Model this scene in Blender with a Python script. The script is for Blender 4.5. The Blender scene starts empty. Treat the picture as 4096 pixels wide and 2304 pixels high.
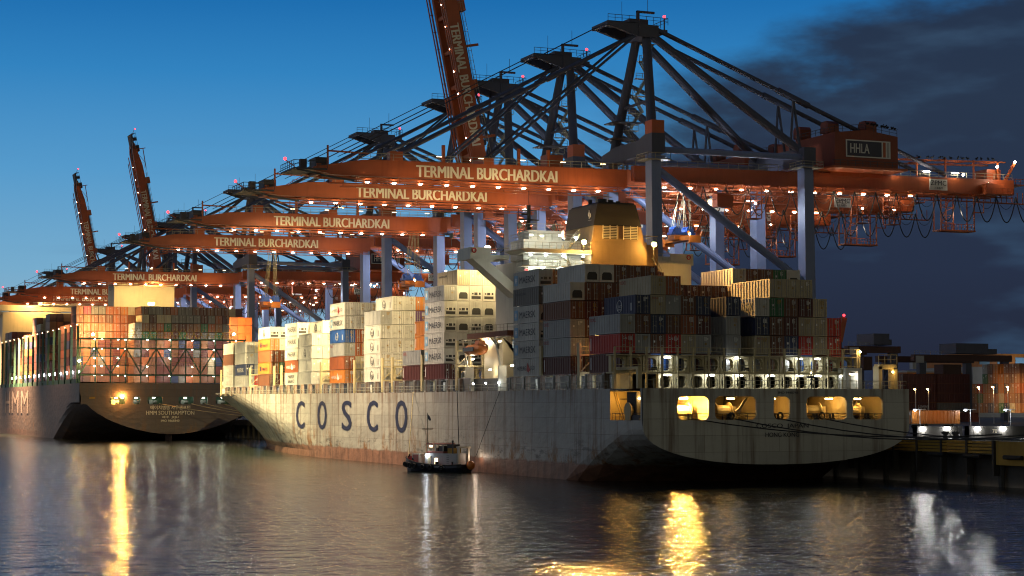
import bpy, math, random
from mathutils import Vector as V, Matrix as M4, Quaternion
random.seed(7)
R=math.radians; PI=math.pi
S=bpy.context.scene
COL=S.collection
ORI={}
# ------------------------------------------------------------------ materials
MATS={}
def nmat(name):
    m=bpy.data.materials.new(name); m.use_nodes=True; MATS[name]=m
    nt=m.node_tree; return m,nt,nt.nodes['Principled BSDF']
def nd(nt,t,**k):
    n=nt.nodes.new(t)
    for a,b in k.items(): setattr(n,a,b)
    return n
def mth(nt,op,a,b=None,c=None):
    n=nd(nt,'ShaderNodeMath',operation=op)
    for i,v in enumerate((a,b,c)):
        if v is None: continue
        if isinstance(v,(int,float)): n.inputs[i].default_value=v
        else: nt.links.new(v,n.inputs[i])
    return n.outputs[0]
def mixc(nt,f,a,b,bt='MIX'):
    n=nd(nt,'ShaderNodeMix',data_type='RGBA',blend_type=bt)
    for s,v in ((n.inputs[0],f),(n.inputs[6],a),(n.inputs[7],b)):
        if isinstance(v,(int,float)): s.default_value=v
        elif isinstance(v,tuple): s.default_value=(*v[:3],1)
        else: nt.links.new(v,s)
    return n.outputs[2]
def noise(nt,vec,scale,detail=4,rough=.6,sc=(1,1,1),lo=.35,hi=.7):
    mp=nd(nt,'ShaderNodeMapping'); mp.inputs['Scale'].default_value=sc
    nt.links.new(vec,mp.inputs[0])
    n=nd(nt,'ShaderNodeTexNoise'); n.inputs['Scale'].default_value=scale
    n.inputs['Detail'].default_value=detail; n.inputs['Roughness'].default_value=rough
    nt.links.new(mp.outputs[0],n.inputs['Vector'])
    r=nd(nt,'ShaderNodeMapRange',interpolation_type='SMOOTHSTEP')
    r.inputs[1].default_value=lo; r.inputs[2].default_value=hi
    nt.links.new(n.outputs[0],r.inputs[0]); return r.outputs[0]
def paint(name,c,rough=.5,dirt=.35,rust=.0,scale=.25,metal=0,streak=True,rcol=(.10,.035,.012)):
    """painted steel: tone patches, dark runs and rust runs"""
    m,nt,b=nmat(name)
    tc=nd(nt,'ShaderNodeTexCoord').outputs['Object']
    oi=nd(nt,'ShaderNodeObjectInfo').outputs['Random']
    off=nd(nt,'ShaderNodeVectorMath',operation='ADD'); nt.links.new(tc,off.inputs[0])
    cx=nd(nt,'ShaderNodeCombineXYZ'); nt.links.new(mth(nt,'MULTIPLY',oi,57.),cx.inputs[0]); nt.links.new(mth(nt,'MULTIPLY',oi,91.),cx.inputs[1])
    nt.links.new(cx.outputs[0],off.inputs[1]); tc=off.outputs[0]
    n1=noise(nt,tc,scale,5,.65,lo=.3,hi=.75)
    fade=mixc(nt,mth(nt,'MULTIPLY',oi,.5),c,tuple(x*.62+.012 for x in c))   # no two alike: some paint is older
    col=mixc(nt,mth(nt,'MULTIPLY',n1,dirt),fade,tuple(x*.45 for x in c))
    if streak:
        n2=noise(nt,tc,1.6,4,.6,sc=(1,1,.07),lo=.48,hi=.75)
        col=mixc(nt,mth(nt,'MULTIPLY',n2,dirt*.9),col,tuple(x*.4 for x in c))
    if rust:
        n3=noise(nt,tc,.9,5,.7,sc=(1,1,.12),lo=.60-.1*rust,hi=.82)
        col=mixc(nt,mth(nt,'MULTIPLY',n3,min(1,rust)),col,rcol)
    nt.links.new(col,b.inputs['Base Color'])
    b.inputs['Roughness'].default_value=rough; b.inputs['Metallic'].default_value=metal
    return m
def glow(name,c,st):
    m,nt,b=nmat(name)
    b.inputs['Base Color'].default_value=(*c,1)
    b.inputs['Emission Color'].default_value=(*c,1); b.inputs['Emission Strength'].default_value=st
    return m
paint('crane_red',(.46,.10,.025),.45,.3,.1)
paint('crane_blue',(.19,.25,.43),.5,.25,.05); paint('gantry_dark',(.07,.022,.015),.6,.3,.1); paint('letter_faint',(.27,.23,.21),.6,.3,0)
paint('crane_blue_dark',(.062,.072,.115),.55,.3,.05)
paint('rail_steel',(.35,.33,.24),.5,.2,0,streak=False)
paint('rail_dark',(.06,.06,.07),.6,.2,0,streak=False)
paint('cable_black',(.03,.03,.03),.7,.1,0,streak=False)
paint('letter_cream',(.88,.80,.60),.5,.12,0)
paint('letter_white',(.75,.75,.72),.5,.15,0)
paint('letter_dark',(.035,.04,.055),.5,.2,0)
paint('letter_red',(.40,.03,.02),.5,.2,0)
paint('sign_navy',(.012,.015,.05),.4,.1,0)
paint('sky_panel',(.25,.48,.68),.5,.15,0)
paint('ship_white',(.62,.60,.50),.45,.25,.22)
paint('ship_cream',(.70,.60,.38),.5,.2,.1)
paint('crane_red_shaded',(.24,.045,.014),.5,.35,.1); paint('casing_tan',(.30,.205,.095),.55,.4,.15); paint('deck_brown',(.18,.07,.04),.7,.4,.2)  # the machinery house paint is crane red darkened, shade put into the colour
paint('funnel_black',(.010,.010,.012),.6,.3,.1)
paint('deck_green',(.035,.11,.07),.55,.3,.2)
paint('lash_yellow',(.56,.47,.26),.55,.45,.5)
paint('winch_tan',(.45,.35,.17),.5,.3,.2)
paint('lifeboat_orange',(.75,.22,.03),.4,.2,0)
paint('spreader_blue',(.05,.15,.6),.4,.2,0)
paint('concrete',(.22,.21,.19),.85,.5,0)
paint('asphalt',(.05,.05,.052),.9,.3,0,streak=False)
paint('timber_yellow',(.40,.24,.03),.7,.5,.15)
paint('steel_dark',(.05,.048,.045),.7,.5,.3)
paint('pole_grey',(.4,.4,.4),.5,.2,0)
paint('tug_navy',(.012,.018,.035),.35,.25,0)
paint('tug_red',(.5,.02,.015),.4,.2,0)
paint('tug_pink',(.42,.15,.12),.5,.2,0)
paint('rubber',(.012,.012,.012),.8,.1,0,streak=False)
paint('rope_tan',(.42,.36,.2),.9,.1,0,streak=False)
paint('rope_dark',(.03,.03,.03),.9,.1,0,streak=False)
m,nt,b=nmat('window_glass'); b.inputs['Base Color'].default_value=(.01,.012,.015,1); b.inputs['Roughness'].default_value=.08
glow('lamp_white',(1,.86,.66),70); glow('lamp_cool',(.82,.92,1),45); glow('lamp_gold',(1,.62,.16),60)
glow('lamp_flood',(1,.54,.12),2600); glow('lamp_orange',(1,.42,.08),2200); glow('lamp_mid',(1,.62,.2),300); glow('lamp_red',(1,.03,.04),6); glow('lamp_soft',(1,.72,.4),6); glow('lamp_green',(.1,1,.3),8)
glow('lamp_wall',(1,.97,.9),260); glow('lamp_deep',(1,.54,.12),5200); glow('lamp_deep_small',(1,.62,.2),120)
CP=dict(W=(.62,.61,.55),C=(.50,.43,.28),G=(.36,.37,.36),D=(.17,.165,.15),N=(.16,.062,.03),M=(.10,.022,.018),R=(.50,.03,.02),
  O=(.55,.19,.03),U=(.36,.10,.03),B=(.02,.10,.36),V=(.025,.04,.10),E=(.025,.16,.06),P=(.13,.05,.15),K=(.42,.06,.10),T=(.30,.13,.05))
CN=dict(W='white',C='cream',G='grey',D='dark grey',N='brown',M='maroon',R='bright red',O='orange',U='rust red',B='blue',V='navy',E='green',P='purple',K='pink',T='tan brown')
for k,c in CP.items(): paint('paint_'+CN[k].replace(' ','_'),c,.5,.42,.42,scale=.35); MATS['C'+k]=MATS['paint_'+CN[k].replace(' ','_')]
paint('container_bar',(.34,.33,.30),.5,.3,.5)
paint('reefer_dark',(.03,.03,.028),.6,.3,.2)
# hulls
def hullmat(name,top,boot,zb,rust,grad=.25,scuff=.8):
    m,nt,b=nmat(name)
    tc=nd(nt,'ShaderNodeTexCoord').outputs['Object']
    geo=nd(nt,'ShaderNodeNewGeometry'); sp=nd(nt,'ShaderNodeSeparateXYZ'); nt.links.new(geo.outputs['Position'],sp.inputs[0])
    z=sp.outputs[2]
    n0=noise(nt,tc,.07,6,.65,sc=(1,1,2.2),lo=.35,hi=.7)
    col=mixc(nt,mth(nt,'MULTIPLY',n0,grad),top,tuple(x*.5 for x in top))
    # weld-plate strakes
    cb=nd(nt,'ShaderNodeCombineXYZ'); nt.links.new(mth(nt,'ADD',sp.outputs[1],mth(nt,'MULTIPLY',sp.outputs[0],.97)),cb.inputs[0]); nt.links.new(z,cb.inputs[1])
    br=nd(nt,'ShaderNodeTexBrick'); br.inputs['Scale'].default_value=1; br.inputs['Mortar Size'].default_value=.05
    br.inputs['Brick Width'].default_value=11.5; br.inputs['Row Height'].default_value=2.3; br.inputs['Mortar Smooth'].default_value=.6
    br.inputs['Color1'].default_value=(1,1,1,1); br.inputs['Color2'].default_value=(.74,.74,.76,1); br.inputs['Mortar'].default_value=(.45,.42,.4,1)
    nt.links.new(cb.outputs[0],br.inputs['Vector'])
    col=mixc(nt,.75,col,br.outputs[0],'MULTIPLY')
    # vertical rust runs, heavier low down
    st=noise(nt,tc,.55,5,.7,sc=(1,1,.05),lo=.46,hi=.70)
    col=mixc(nt,mth(nt,'MULTIPLY',st,rust*.75),col,(.11,.06,.03))
    low=nd(nt,'ShaderNodeMapRange'); low.inputs[1].default_value=zb+5.5; low.inputs[2].default_value=zb+.2; nt.links.new(z,low.inputs[0])
    pt=noise(nt,tc,.30,6,.72,sc=(1,1,.45),lo=.52,hi=.62)
    col=mixc(nt,mth(nt,'MULTIPLY',mth(nt,'MULTIPLY',pt,low.outputs[0]),rust),col,(.20,.085,.012))
    sc=noise(nt,tc,.16,7,.75,sc=(1,1,3.5),lo=.54,hi=.64)
    col=mixc(nt,mth(nt,'MULTIPLY',mth(nt,'MULTIPLY',sc,low.outputs[0]),scuff),col,(.035,.033,.03))
    up=nd(nt,'ShaderNodeMapRange'); up.inputs[1].default_value=11.3; up.inputs[2].default_value=13.6; nt.links.new(z,up.inputs[0])
    s2=noise(nt,tc,1.1,4,.6,sc=(1,1,.06),lo=.45,hi=.7)
    col=mixc(nt,mth(nt,'MULTIPLY',mth(nt,'MULTIPLY',s2,up.outputs[0]),rust*.7),col,(.14,.06,.02))
    # boot topping
    zz=mth(nt,'ADD',z,mth(nt,'MULTIPLY',noise(nt,tc,.4,5,.7,lo=.2,hi=.8),.5))
    bt=nd(nt,'ShaderNodeMapRange'); bt.inputs[1].default_value=zb+.35; bt.inputs[2].default_value=zb; nt.links.new(zz,bt.inputs[0])
    bc=mixc(nt,mth(nt,'MULTIPLY',noise(nt,tc,.5,6,.7,sc=(1,1,.3),lo=.4,hi=.65),.65),boot,tuple(x*.35 for x in boot))
    col=mixc(nt,bt.outputs[0],col,bc)
    nt.links.new(col,b.inputs['Base Color']); b.inputs['Roughness'].default_value=.5
    bp=nd(nt,'ShaderNodeBump'); bp.inputs['Strength'].default_value=.7; bp.inputs['Distance'].default_value=.07
    dent=noise(nt,tc,.42,2,.5,sc=(1,1,1.6),lo=.2,hi=.8); bwv=nd(nt,'ShaderNodeRGBToBW'); nt.links.new(br.outputs[0],bwv.inputs[0])
    nt.links.new(mth(nt,'ADD',dent,mth(nt,'MULTIPLY',bwv.outputs[0],.35)),bp.inputs['Height']); nt.links.new(bp.outputs[0],b.inputs['Normal'])
    return m
hullmat('hull_grey',(.40,.395,.36),(.25,.125,.08),2.6,1.0)
hullmat('hull_grey_lit',(.56,.565,.50),(.25,.125,.08),-2,1.0)  # lighter copy of the grey hull paint, brightens the transom in place of light
hullmat('hull_dark',(.10,.078,.072),(.10,.06,.045),2.3,.5,.45,.3)
# ------------------------------------------------------------------ mesh builder
def ori(p): return ORI.get(p.name,V((0,0,0))) if p else V((0,0,0))
BOXF=[(0,3,2,1),(4,5,6,7),(0,1,5,4),(1,2,6,5),(2,3,7,6),(3,0,4,7)]
class MB:
    def __init__(s): s.v=[]; s.f=[]; s.m=[]; s.cm=0; s.sm=False
    def add(s,vs,fs):
        n=len(s.v); s.v+= [tuple(v) for v in vs]; s.f+=[tuple(i+n for i in f) for f in fs]; s.m+=[s.cm]*len(fs); return s
    def bx(s,x0,x1,y0,y1,z0,z1):
        return s.add([(x0,y0,z0),(x1,y0,z0),(x1,y1,z0),(x0,y1,z0),(x0,y0,z1),(x1,y0,z1),(x1,y1,z1),(x0,y1,z1)],BOXF)
    def box(s,c,d,rot=None):
        q=[(-1,-1,-1),(1,-1,-1),(1,1,-1),(-1,1,-1),(-1,-1,1),(1,-1,1),(1,1,1),(-1,1,1)]
        o=[]
        for a in q:
            w=V((a[0]*d[0]/2,a[1]*d[1]/2,a[2]*d[2]/2))
            if rot: w=rot@w
            o.append(w+V(c))
        return s.add(o,BOXF)
    def beam(s,a,b,w,h=None,w2=None,h2=None):
        a=V(a);b=V(b);h=h or w;w2=w2 or w;h2=h2 or h
        d=(b-a).normalized(); up=V((0,0,1)) if abs(d.z)<.95 else V((0,1,0))
        x=d.cross(up).normalized(); y=x.cross(d)
        o=[]
        for p,ww,hh in ((a,w,h),(b,w2,h2)):
            o+=[p-x*ww/2-y*hh/2,p+x*ww/2-y*hh/2,p+x*ww/2+y*hh/2,p-x*ww/2+y*hh/2]
        return s.add(o,BOXF)
    def tube(s,a,b,r,n=8,r2=None,cap=True):
        a=V(a);b=V(b);r2=r if r2 is None else r2
        d=(b-a).normalized(); up=V((0,0,1)) if abs(d.z)<.95 else V((0,1,0))
        x=d.cross(up).normalized(); y=x.cross(d)
        o=[];f=[]
        for p,rr in ((a,r),(b,r2)):
            for i in range(n):
                t=2*PI*i/n; o.append(p+x*math.cos(t)*rr+y*math.sin(t)*rr)
        for i in range(n): j=(i+1)%n; f.append((i,j,n+j,n+i))
        if cap: f+= [tuple(range(n-1,-1,-1)),tuple(range(n,2*n))]
        return s.add(o,f)
    def path(s,pts,r,n=6):
        for a,b in zip(pts,pts[1:]):
            s.tube(a,b,r,n)
        return s
    def prism(s,poly,axis,a,b):
        """polygon in the two other axes, extruded along axis from a to b"""
        o=[]
        for e in (a,b):
            for p,q in poly:
                o.append({'x':(e,p,q),'y':(p,e,q),'z':(p,q,e)}[axis])
        n=len(poly); f=[tuple(range(n)),tuple(range(2*n-1,n-1,-1))]
        for i in range(n): j=(i+1)%n; f.append((i,n+i,n+j,j))
        return s.add(o,f)
    def ball(s,c,r,nu=8,nv=6,sx=1,sy=1,sz=1):
        o=[];f=[]
        for j in range(nv+1):
            p=PI*j/nv
            for i in range(nu):
                t=2*PI*i/nu; o.append((c[0]+r*sx*math.sin(p)*math.cos(t),c[1]+r*sy*math.sin(p)*math.sin(t),c[2]+r*sz*math.cos(p)))
        for j in range(nv):
            for i in range(nu): k=(i+1)%nu; f.append((j*nu+i,(j+1)*nu+i,(j+1)*nu+k,j*nu+k))
        return s.add(o,f)
    def torus(s,c,R_,r,nrm=(0,1,0),n=10,k=6):
        d=V(nrm).normalized(); up=V((0,0,1)) if abs(d.z)<.9 else V((1,0,0)); x=d.cross(up).normalized(); y=x.cross(d)
        o=[];f=[]
        for i in range(n):
            t=2*PI*i/n; e=x*math.cos(t)+y*math.sin(t)
            for j in range(k):
                u=2*PI*j/k; o.append(V(c)+e*(R_+r*math.cos(u))+d*r*math.sin(u))
        for i in range(n):
            for j in range(k):
                a=i*k+j;b=i*k+(j+1)%k;c2=((i+1)%n)*k+(j+1)%k;d2=((i+1)%n)*k+j; f.append((a,b,c2,d2))
        return s.add(o,f)
    def rail(s,pts,h=1.1,step=2.0,r=.05,mid=True):
        pts=[V(p) for p in pts]; up=V((0,0,h))
        for a,b in zip(pts,pts[1:]):
            L=(b-a).length; n=max(1,int(L/step))
            for i in range(n+1):
                p=a.lerp(b,i/n); s.beam(p,p+up,r*1.3)
            s.beam(a+up,b+up,r*1.5)
            if mid: s.beam(a+up*.5,b+up*.5,r)
        return s
    def xf(s,fn,start=0): s.v[start:]=[tuple(fn(V(v))) for v in s.v[start:]]; return s
    def mesh(s,name,o,mats):
        me=bpy.data.meshes.new(name)
        me.from_pydata([(v[0]-o[0],v[1]-o[1],v[2]-o[2]) for v in s.v],[],s.f)
        for m in mats: me.materials.append(MATS[m] if isinstance(m,str) else m)
        if len(mats)>1: me.polygons.foreach_set('material_index',s.m)
        if s.sm: me.polygons.foreach_set('use_smooth',[True]*len(s.f))
        me.update(); return me
    def build(s,name,mat,parent=None,loc=None):
        o=ori(parent) if parent else V(loc or (0,0,0))
        me=s.mesh(name,o,mat if isinstance(mat,(list,tuple)) else [mat])
        ob=bpy.data.objects.new(name,me); COL.objects.link(ob)
        if parent: ob.parent=parent
        else: ob.location=o
        ORI[ob.name]=o
        return ob
def tag(o,label,cat=None,group=None,kind=None):
    if label: o['label']=label
    if cat: o['category']=cat
    if group: o['group']=group
    if kind: o['kind']=kind
    return o
def empty(name,loc,label,cat,group=None):
    o=bpy.data.objects.new(name,None); COL.objects.link(o); o.location=loc; ORI[o.name]=V(loc); o.empty_display_size=1
    return tag(o,label,cat,group)
def link(name,me,parent,loc=(0,0,0)):
    ob=bpy.data.objects.new(name,me); COL.objects.link(ob); ob.parent=parent; ob.location=loc; ORI[ob.name]=ori(parent); return ob
def copy_tree(o,parent=None):
    c=o.copy(); COL.objects.link(c)
    if parent: c.parent=parent
    for ch in list(o.children): copy_tree(ch,c)
    return c
def lamp(kind,loc,energy,color,parent=None,size=.3,to=None,angle=80,blend=.6):
    d=bpy.data.lights.new(kind.lower()+'_light',kind); d.energy=energy; d.color=color
    d.shadow_soft_size=size
    o=bpy.data.objects.new('light_source',d); COL.objects.link(o)
    if parent: o.parent=parent; o.location=V(loc)-ori(parent)
    else: o.location=loc
    if to is not None:
        o.rotation_euler=(V(to)-V(loc)).to_track_quat('-Z','Y').to_euler(); d.spot_size=R(angle); d.spot_blend=blend
    return o
# lettering
TXT={}
def text_geo(t,bold=.0):
    if (t,bold) in TXT: return TXT[(t,bold)]
    cu=bpy.data.curves.new('lettering','FONT'); cu.body=t; cu.size=1; cu.offset=bold; cu.resolution_u=3; cu.fill_mode='FRONT'
    ob=bpy.data.objects.new('lettering',cu); COL.objects.link(ob)
    dg=bpy.context.evaluated_depsgraph_get(); me=bpy.data.meshes.new_from_object(ob.evaluated_get(dg))
    vs=[v.co.copy() for v in me.vertices]; fs=[tuple(p.vertices) for p in me.polygons]
    COL.objects.unlink(ob); bpy.data.objects.remove(ob); bpy.data.meshes.remove(me)
    if not vs: vs=[V((0,0,0)),V((1,0,0)),V((0,1,0))]; fs=[(0,1,2)]
    x0=min(v.x for v in vs);x1=max(v.x for v in vs);y0=min(v.y for v in vs);y1=max(v.y for v in vs)
    TXT[(t,bold)]=([((v.x-x0)/max(1e-6,x1-x0)-.5,(v.y-y0)/max(1e-6,y1-y0)-.5) for v in vs],fs)
    return TXT[(t,bold)]
def put_text(mb,t,c,xd,ud,w,h,bold=.0):
    vs,fs=text_geo(t); c=V(c);xd=V(xd);ud=V(ud); n=xd.cross(ud)
    for k,e in enumerate((0,-1,1) if bold>0 else (0,)):   # heavier strokes: the face is laid three times, a few mm apart
        o=c+xd*(e*bold*h)+n*(.006*k); mb.add([o+xd*(a*w)+ud*(b*h) for a,b in vs],fs)
    return mb
def letter(t,c,xd,ud,w,h,mat,parent,name='lettering',bold=.02):
    return put_text(MB(),t,c,xd,ud,w,h,bold).build(name,mat,parent)
# ------------------------------------------------------------------ ships
def hull_mesh(tc,B,s0,zd,zbow,stern,bow,cut=None,zcut=9.0,nb=26):
    """lofted hull; stern=(zb,zt,run,n) bow=(sa_wl,sb_wl,sa_dk,sb_dk,p_wl,p_dk,zmax)"""
    mb=MB(); zb0,zt0,run,nn=stern; saw,sbw,sad,sbd,pw,pd,zm=bow
    fr=[0,.05,.12,.2,.3,.42,.55,.68,.8,.9,.97,1]
    def zdk(s): return zd if s<saw else zd+(zbow-zd)*min(1,(s-saw)/(sbd-saw))**1.5
    st=[0,.7,4,7,10.4,15,20,26,33,42,55,75,100]
    st=[s0+x for x in st if s0+x<saw-2]
    rings=[]
    for s in st:
        k=min(1,(s-s0)/run); kk=k*k*(3-2*k)
        zb=zb0+(-9-zb0)*kk; zt=zt0+(-6-zt0)*kk
        ring=[(B,s,zdk(s)),(B,s,zcut)]
        for q in fr[1:]:
            z=zcut+(zb-zcut)*q
            y=1 if z>=zt else max(0,1-((zt-z)/(zt-zb))**nn)**(1/nn)
            ring.append((B*y,s,z))
        rings.append(ring)
    for i in range(0,nb+1):
        x=(i/nb); x=1-(1-x)**1.4
        ring=[]
        for j in range(len(fr)+1):
            zt_=None
            z=zbow if j==0 else (zcut if j==1 else zcut+(-9-zcut)*fr[j-1])
            k=max(0,min(1,z/zm)); k=k**1.25
            sa=saw+(sad-saw)*k; sb=sbw+(sbd-sbw)*k; p=pw+(pd-pw)*k
            s=sa+(sb-sa)*x; y=1-x**p
            if j==0: z=zdk(s)
            ring.append((B*y,s,z))
        rings.append(ring)
    n=len(rings[0])
    for sg in (-1,1):
        base=len(mb.v); vs=[(tc+sg*b,s,z) for r in rings for b,s,z in r]; fs=[]
        for i in range(len(rings)-1):
            for j in range(n-1):
                if cut and j==0 and rings[i][0][1]>=cut[0]-.01 and rings[i+1][0][1]<=cut[1]+.01: continue
                q=(i*n+j,i*n+j+1,(i+1)*n+j+1,(i+1)*n+j)
                fs.append(q if sg<0 else q[::-1])
        mb.add(vs,fs)
    # deck
    vs=[];fs=[]
    for i,r in enumerate(rings): vs+=[(tc-r[0][0],r[0][1],r[0][2]-.25),(tc+r[0][0],r[0][1],r[0][2]-.25)]
    for i in range(len(rings)-1): fs.append((2*i,2*i+2,2*i+3,2*i+1))
    mb.add(vs,fs); mb.sm=False
    return mb,rings
def rr_holes_wall(mb,x0,x1,z0,z1,holes,y,th,rad):
    """vertical plate with rounded openings (holes=[(xa,xb,za,zb)] sorted)"""
    xs=x0; za=holes[0][2]; zb=holes[0][3]
    mb.bx(x0,x1,y,y+th,zb,z1)
    if za>z0: mb.bx(x0,x1,y,y+th,z0,za)
    for h in holes:
        mb.bx(xs,h[0],y,y+th,za,zb); xs=h[1]
        for cx,sx in ((h[0],1),(h[1],-1)):
            for cz,sz in ((za,1),(zb,-1)):
                arc=[(cx+sx*rad*(1-math.sin(t)),cz+sz*rad*(1-math.cos(t))) for t in [PI/2*i/5 for i in range(6)]]
                mb.prism([(cx,cz)]+arc,'y',y,y+th)
    mb.bx(xs,x1,y,y+th,za,zb)
TC=134.9; S0=231.6
ship=empty('container_ship',(TC,S0,0),'grey rust-streaked container ship with large dark letters along its side, stern nearest','container ship','ships moored at the quay')
hb,rings=hull_mesh(TC,21.4,S0,13.4,14.9,(2.8,8.2,46,2.25),(382,510,455,551,1.65,2.2,15),cut=(232.3,242.0))
hb.build('hull','hull_grey',ship)
# transom: plate below and above the mooring-deck openings
tb=MB(); HZ=(9.05,12.3)
HOL=[(118.8,123.6),(124.6,131.1),(133.9,136.5),(139.2,145.8),(146.8,151.8)]
rr_holes_wall(tb,TC-21.4,TC+21.4,9.0,13.4,[(a,b,*HZ) for a,b in HOL],S0-.06,.35,.75)
low=[(TC+21.4*sg*((1 if z>=8.2 else max(0,1-((8.2-z)/5.4)**2.25)**(1/2.25))),z) for sg,zs in ((-1,[9.0,8.2,7.6,7,6.4,5.8,5.2,4.6,4.1,3.7,3.3,3.0,2.86,2.8]),(1,[2.86,3.0,3.3,3.7,4.1,4.6,5.2,5.8,6.4,7,7.6,8.2,9.0])) for z in zs]
tb.prism(low,'y',S0-.06,S0+.25)
tb.build('transom','hull_grey_lit',ship)
# mooring deck
MB().bx(TC-21.2,TC+21.2,S0+.3,243.5,8.7,8.95).build('mooring_deck','winch_tan',ship)
b=MB().bx(TC-21.2,TC+21.2,243.5,243.8,8.95,13.2)
for x in (117.5,124.1,132.5,137.9,146.3,152.8): b.bx(x-.18,x+.18,S0+.4,243.4,8.95,13.1)
b.build('mooring_deck_bulkhead','winch_tan',ship)
MB().bx(TC-21.2,TC+21.2,S0+.3,250,13.02,13.14).build('deck_plate','steel_dark',ship)
for x in (121.6,128.0,142.6,149.2,114.6):
    w=MB().tube((x-1.1,236,10.3),(x+1.1,236,10.3),.75,12).tube((x-1.25,236,10.3),(x-1.1,236,10.3),1.2,14).tube((x+1.1,236,10.3),(x+1.25,236,10.3),1.2,14)
    w.bx(x+1.3,x+2.1,235.4,236.6,9,10.9).bx(x-1.3,x-1.1,235.2,236.8,9,10.3).bx(x+1.1,x+1.3,235.2,236.8,9,10.3)
    w.build('mooring_winch','winch_tan',ship)
for x in (121.2,127.4,134.9,141.2,143.9,149.8):
    MB().bx(x-.45,x+.45,232.3,232.9,8.95,9.25).tube((x-.25,232.6,9.25),(x-.25,232.6,9.95),.18).tube((x+.25,232.6,9.25),(x+.25,232.6,9.95),.18).build('bollard','steel_dark',ship)
for a,b_ in HOL:
    MB().rail([(a,S0+.15,HZ[0]),(b_,S0+.15,HZ[0])],.85,1.2,.05).build('opening_rail','rail_dark',ship)
for x in (127.4,135.2,142.0): MB().torus((x,S0+.4,9.6),.42,.14,(0,1,0),14,6).build('fairlead_ring','rubber',ship)
MB().beam((129.2,233.4,10.2),(130.6,233.4,12.2),.32).beam((128.9,233.4,10.0),(129.4,233.4,10.4),.6).build('capstan_arm','winch_tan',ship)
b=MB()
for i in range(9): b.bx(147.2+i*.22,147.9+i*.22,233.2,234.4,9.2+i*.36,9.26+i*.36)
b.beam((147.1,233.2,9.9),(149.6,233.2,13),.09).beam((147.1,234.4,9.9),(149.6,234.4,13),.09)
b.build('inside_stair','ship_white',ship)
MB().bx(148.4,150.6,237.4,238.6,10.6,12.9).build('vent_trunk','ship_white',ship)
rp=random.Random(5); b=MB()
for i in range(26):
    x=rp.uniform(115,154); z=rp.uniform(9.6,12.6)
    if i%2: b.tube((x,243.3,z),(x+rp.uniform(2,6),243.3,z),.07,6)
    else: b.tube((x,243.2,8.95),(x,243.2,12.9),.09,6)
b.build('pipework','rail_dark',ship)
for x,y,w,h in ((119.4,240,.9,1.5),(126.2,241.5,1.4,1.2),(130.6,239,.8,2.1),(135.6,241,1.0,1.6),(140.6,240,1.3,1.9),(144.7,238.6,.7,1.2),(148.0,241.5,1.2,1.6),(150.9,239.5,.8,2.2)):
    MB().bx(x-w/2,x+w/2,y-.4,y+.4,8.95,8.95+h).bx(x-w/2-.05,x+w/2+.05,y-.45,y-.4,8.95+h*.6,8.95+h*.7).build('deck_locker','steel_dark' if h<1.7 else 'lash_yellow',ship)
for x in (123.2,131.9,145.2,152.2): MB().beam((x,243.0,9),(x-.9,240.4,12.9),.10).beam((x+.7,243.0,9),(x-.2,240.4,12.9),.10).build('deck_ladder','steel_dark',ship)
# lamps of the mooring deck
for x,c in ((121.2,'lamp_gold'),(128.6,'lamp_gold'),(135.2,'lamp_gold'),(139.9,'lamp_gold'),(144.6,'lamp_gold'),(149.4,'lamp_gold'),(114.8,'lamp_gold')):
    MB().bx(x-.55,x+.55,234.3,234.5,11.95,12.08).build('tube_lamp','lamp_deep' if x==121.2 else 'lamp_deep_small',ship)
    lamp('POINT',(x,235.6,11.7),105,(1,.52,.12),ship,.15)
# port quarter recess details
b=MB().bx(114.0,115.5,234.5,237.6,9.4,12.9)
for i in range(9): b.bx(113.94,114.0,234.6+i*.33,234.76+i*.33,9.5,12.8)
b.build('gangway_box','steel_dark',ship)
MB().rail([(113.7,232.4,8.95),(113.7,241.8,8.95)],1,1.1,.05).bx(113.6,113.9,232.8,236.6,8.95,9.75).build('quarter_rail','rail_dark',ship)
MB().beam((113.9,238.2,9),(113.9,240.9,12.9),.1).beam((113.9,238.9,9),(113.9,241.6,12.9),.1).build('quarter_ladder','timber_yellow',ship)
# names
letter('COSCO  JAPAN',(135.25,S0-.12,8.12),(1,0,0),(0,0,1),8.4,.78,'letter_dark',ship,'name_lettering')
letter('HONG KONG',(135.2,S0-.12,6.95),(1,0,0),(0,0,1),5.4,.62,'letter_dark',ship,'name_lettering')
letter('IMO 9448748',(136.2,S0-.12,12.85),(1,0,0),(0,0,1),3.2,.32,'letter_dark',ship,'name_lettering')
for ch,s in zip('COSCO',(402.0,385.2,367.6,350.8,333.3)):
    letter(ch,(TC-21.4-.06,s,9.0),(0,-1,0),(0,0,1),6.4,6.0,'sign_navy',ship,'side_lettering',.05)
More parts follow.
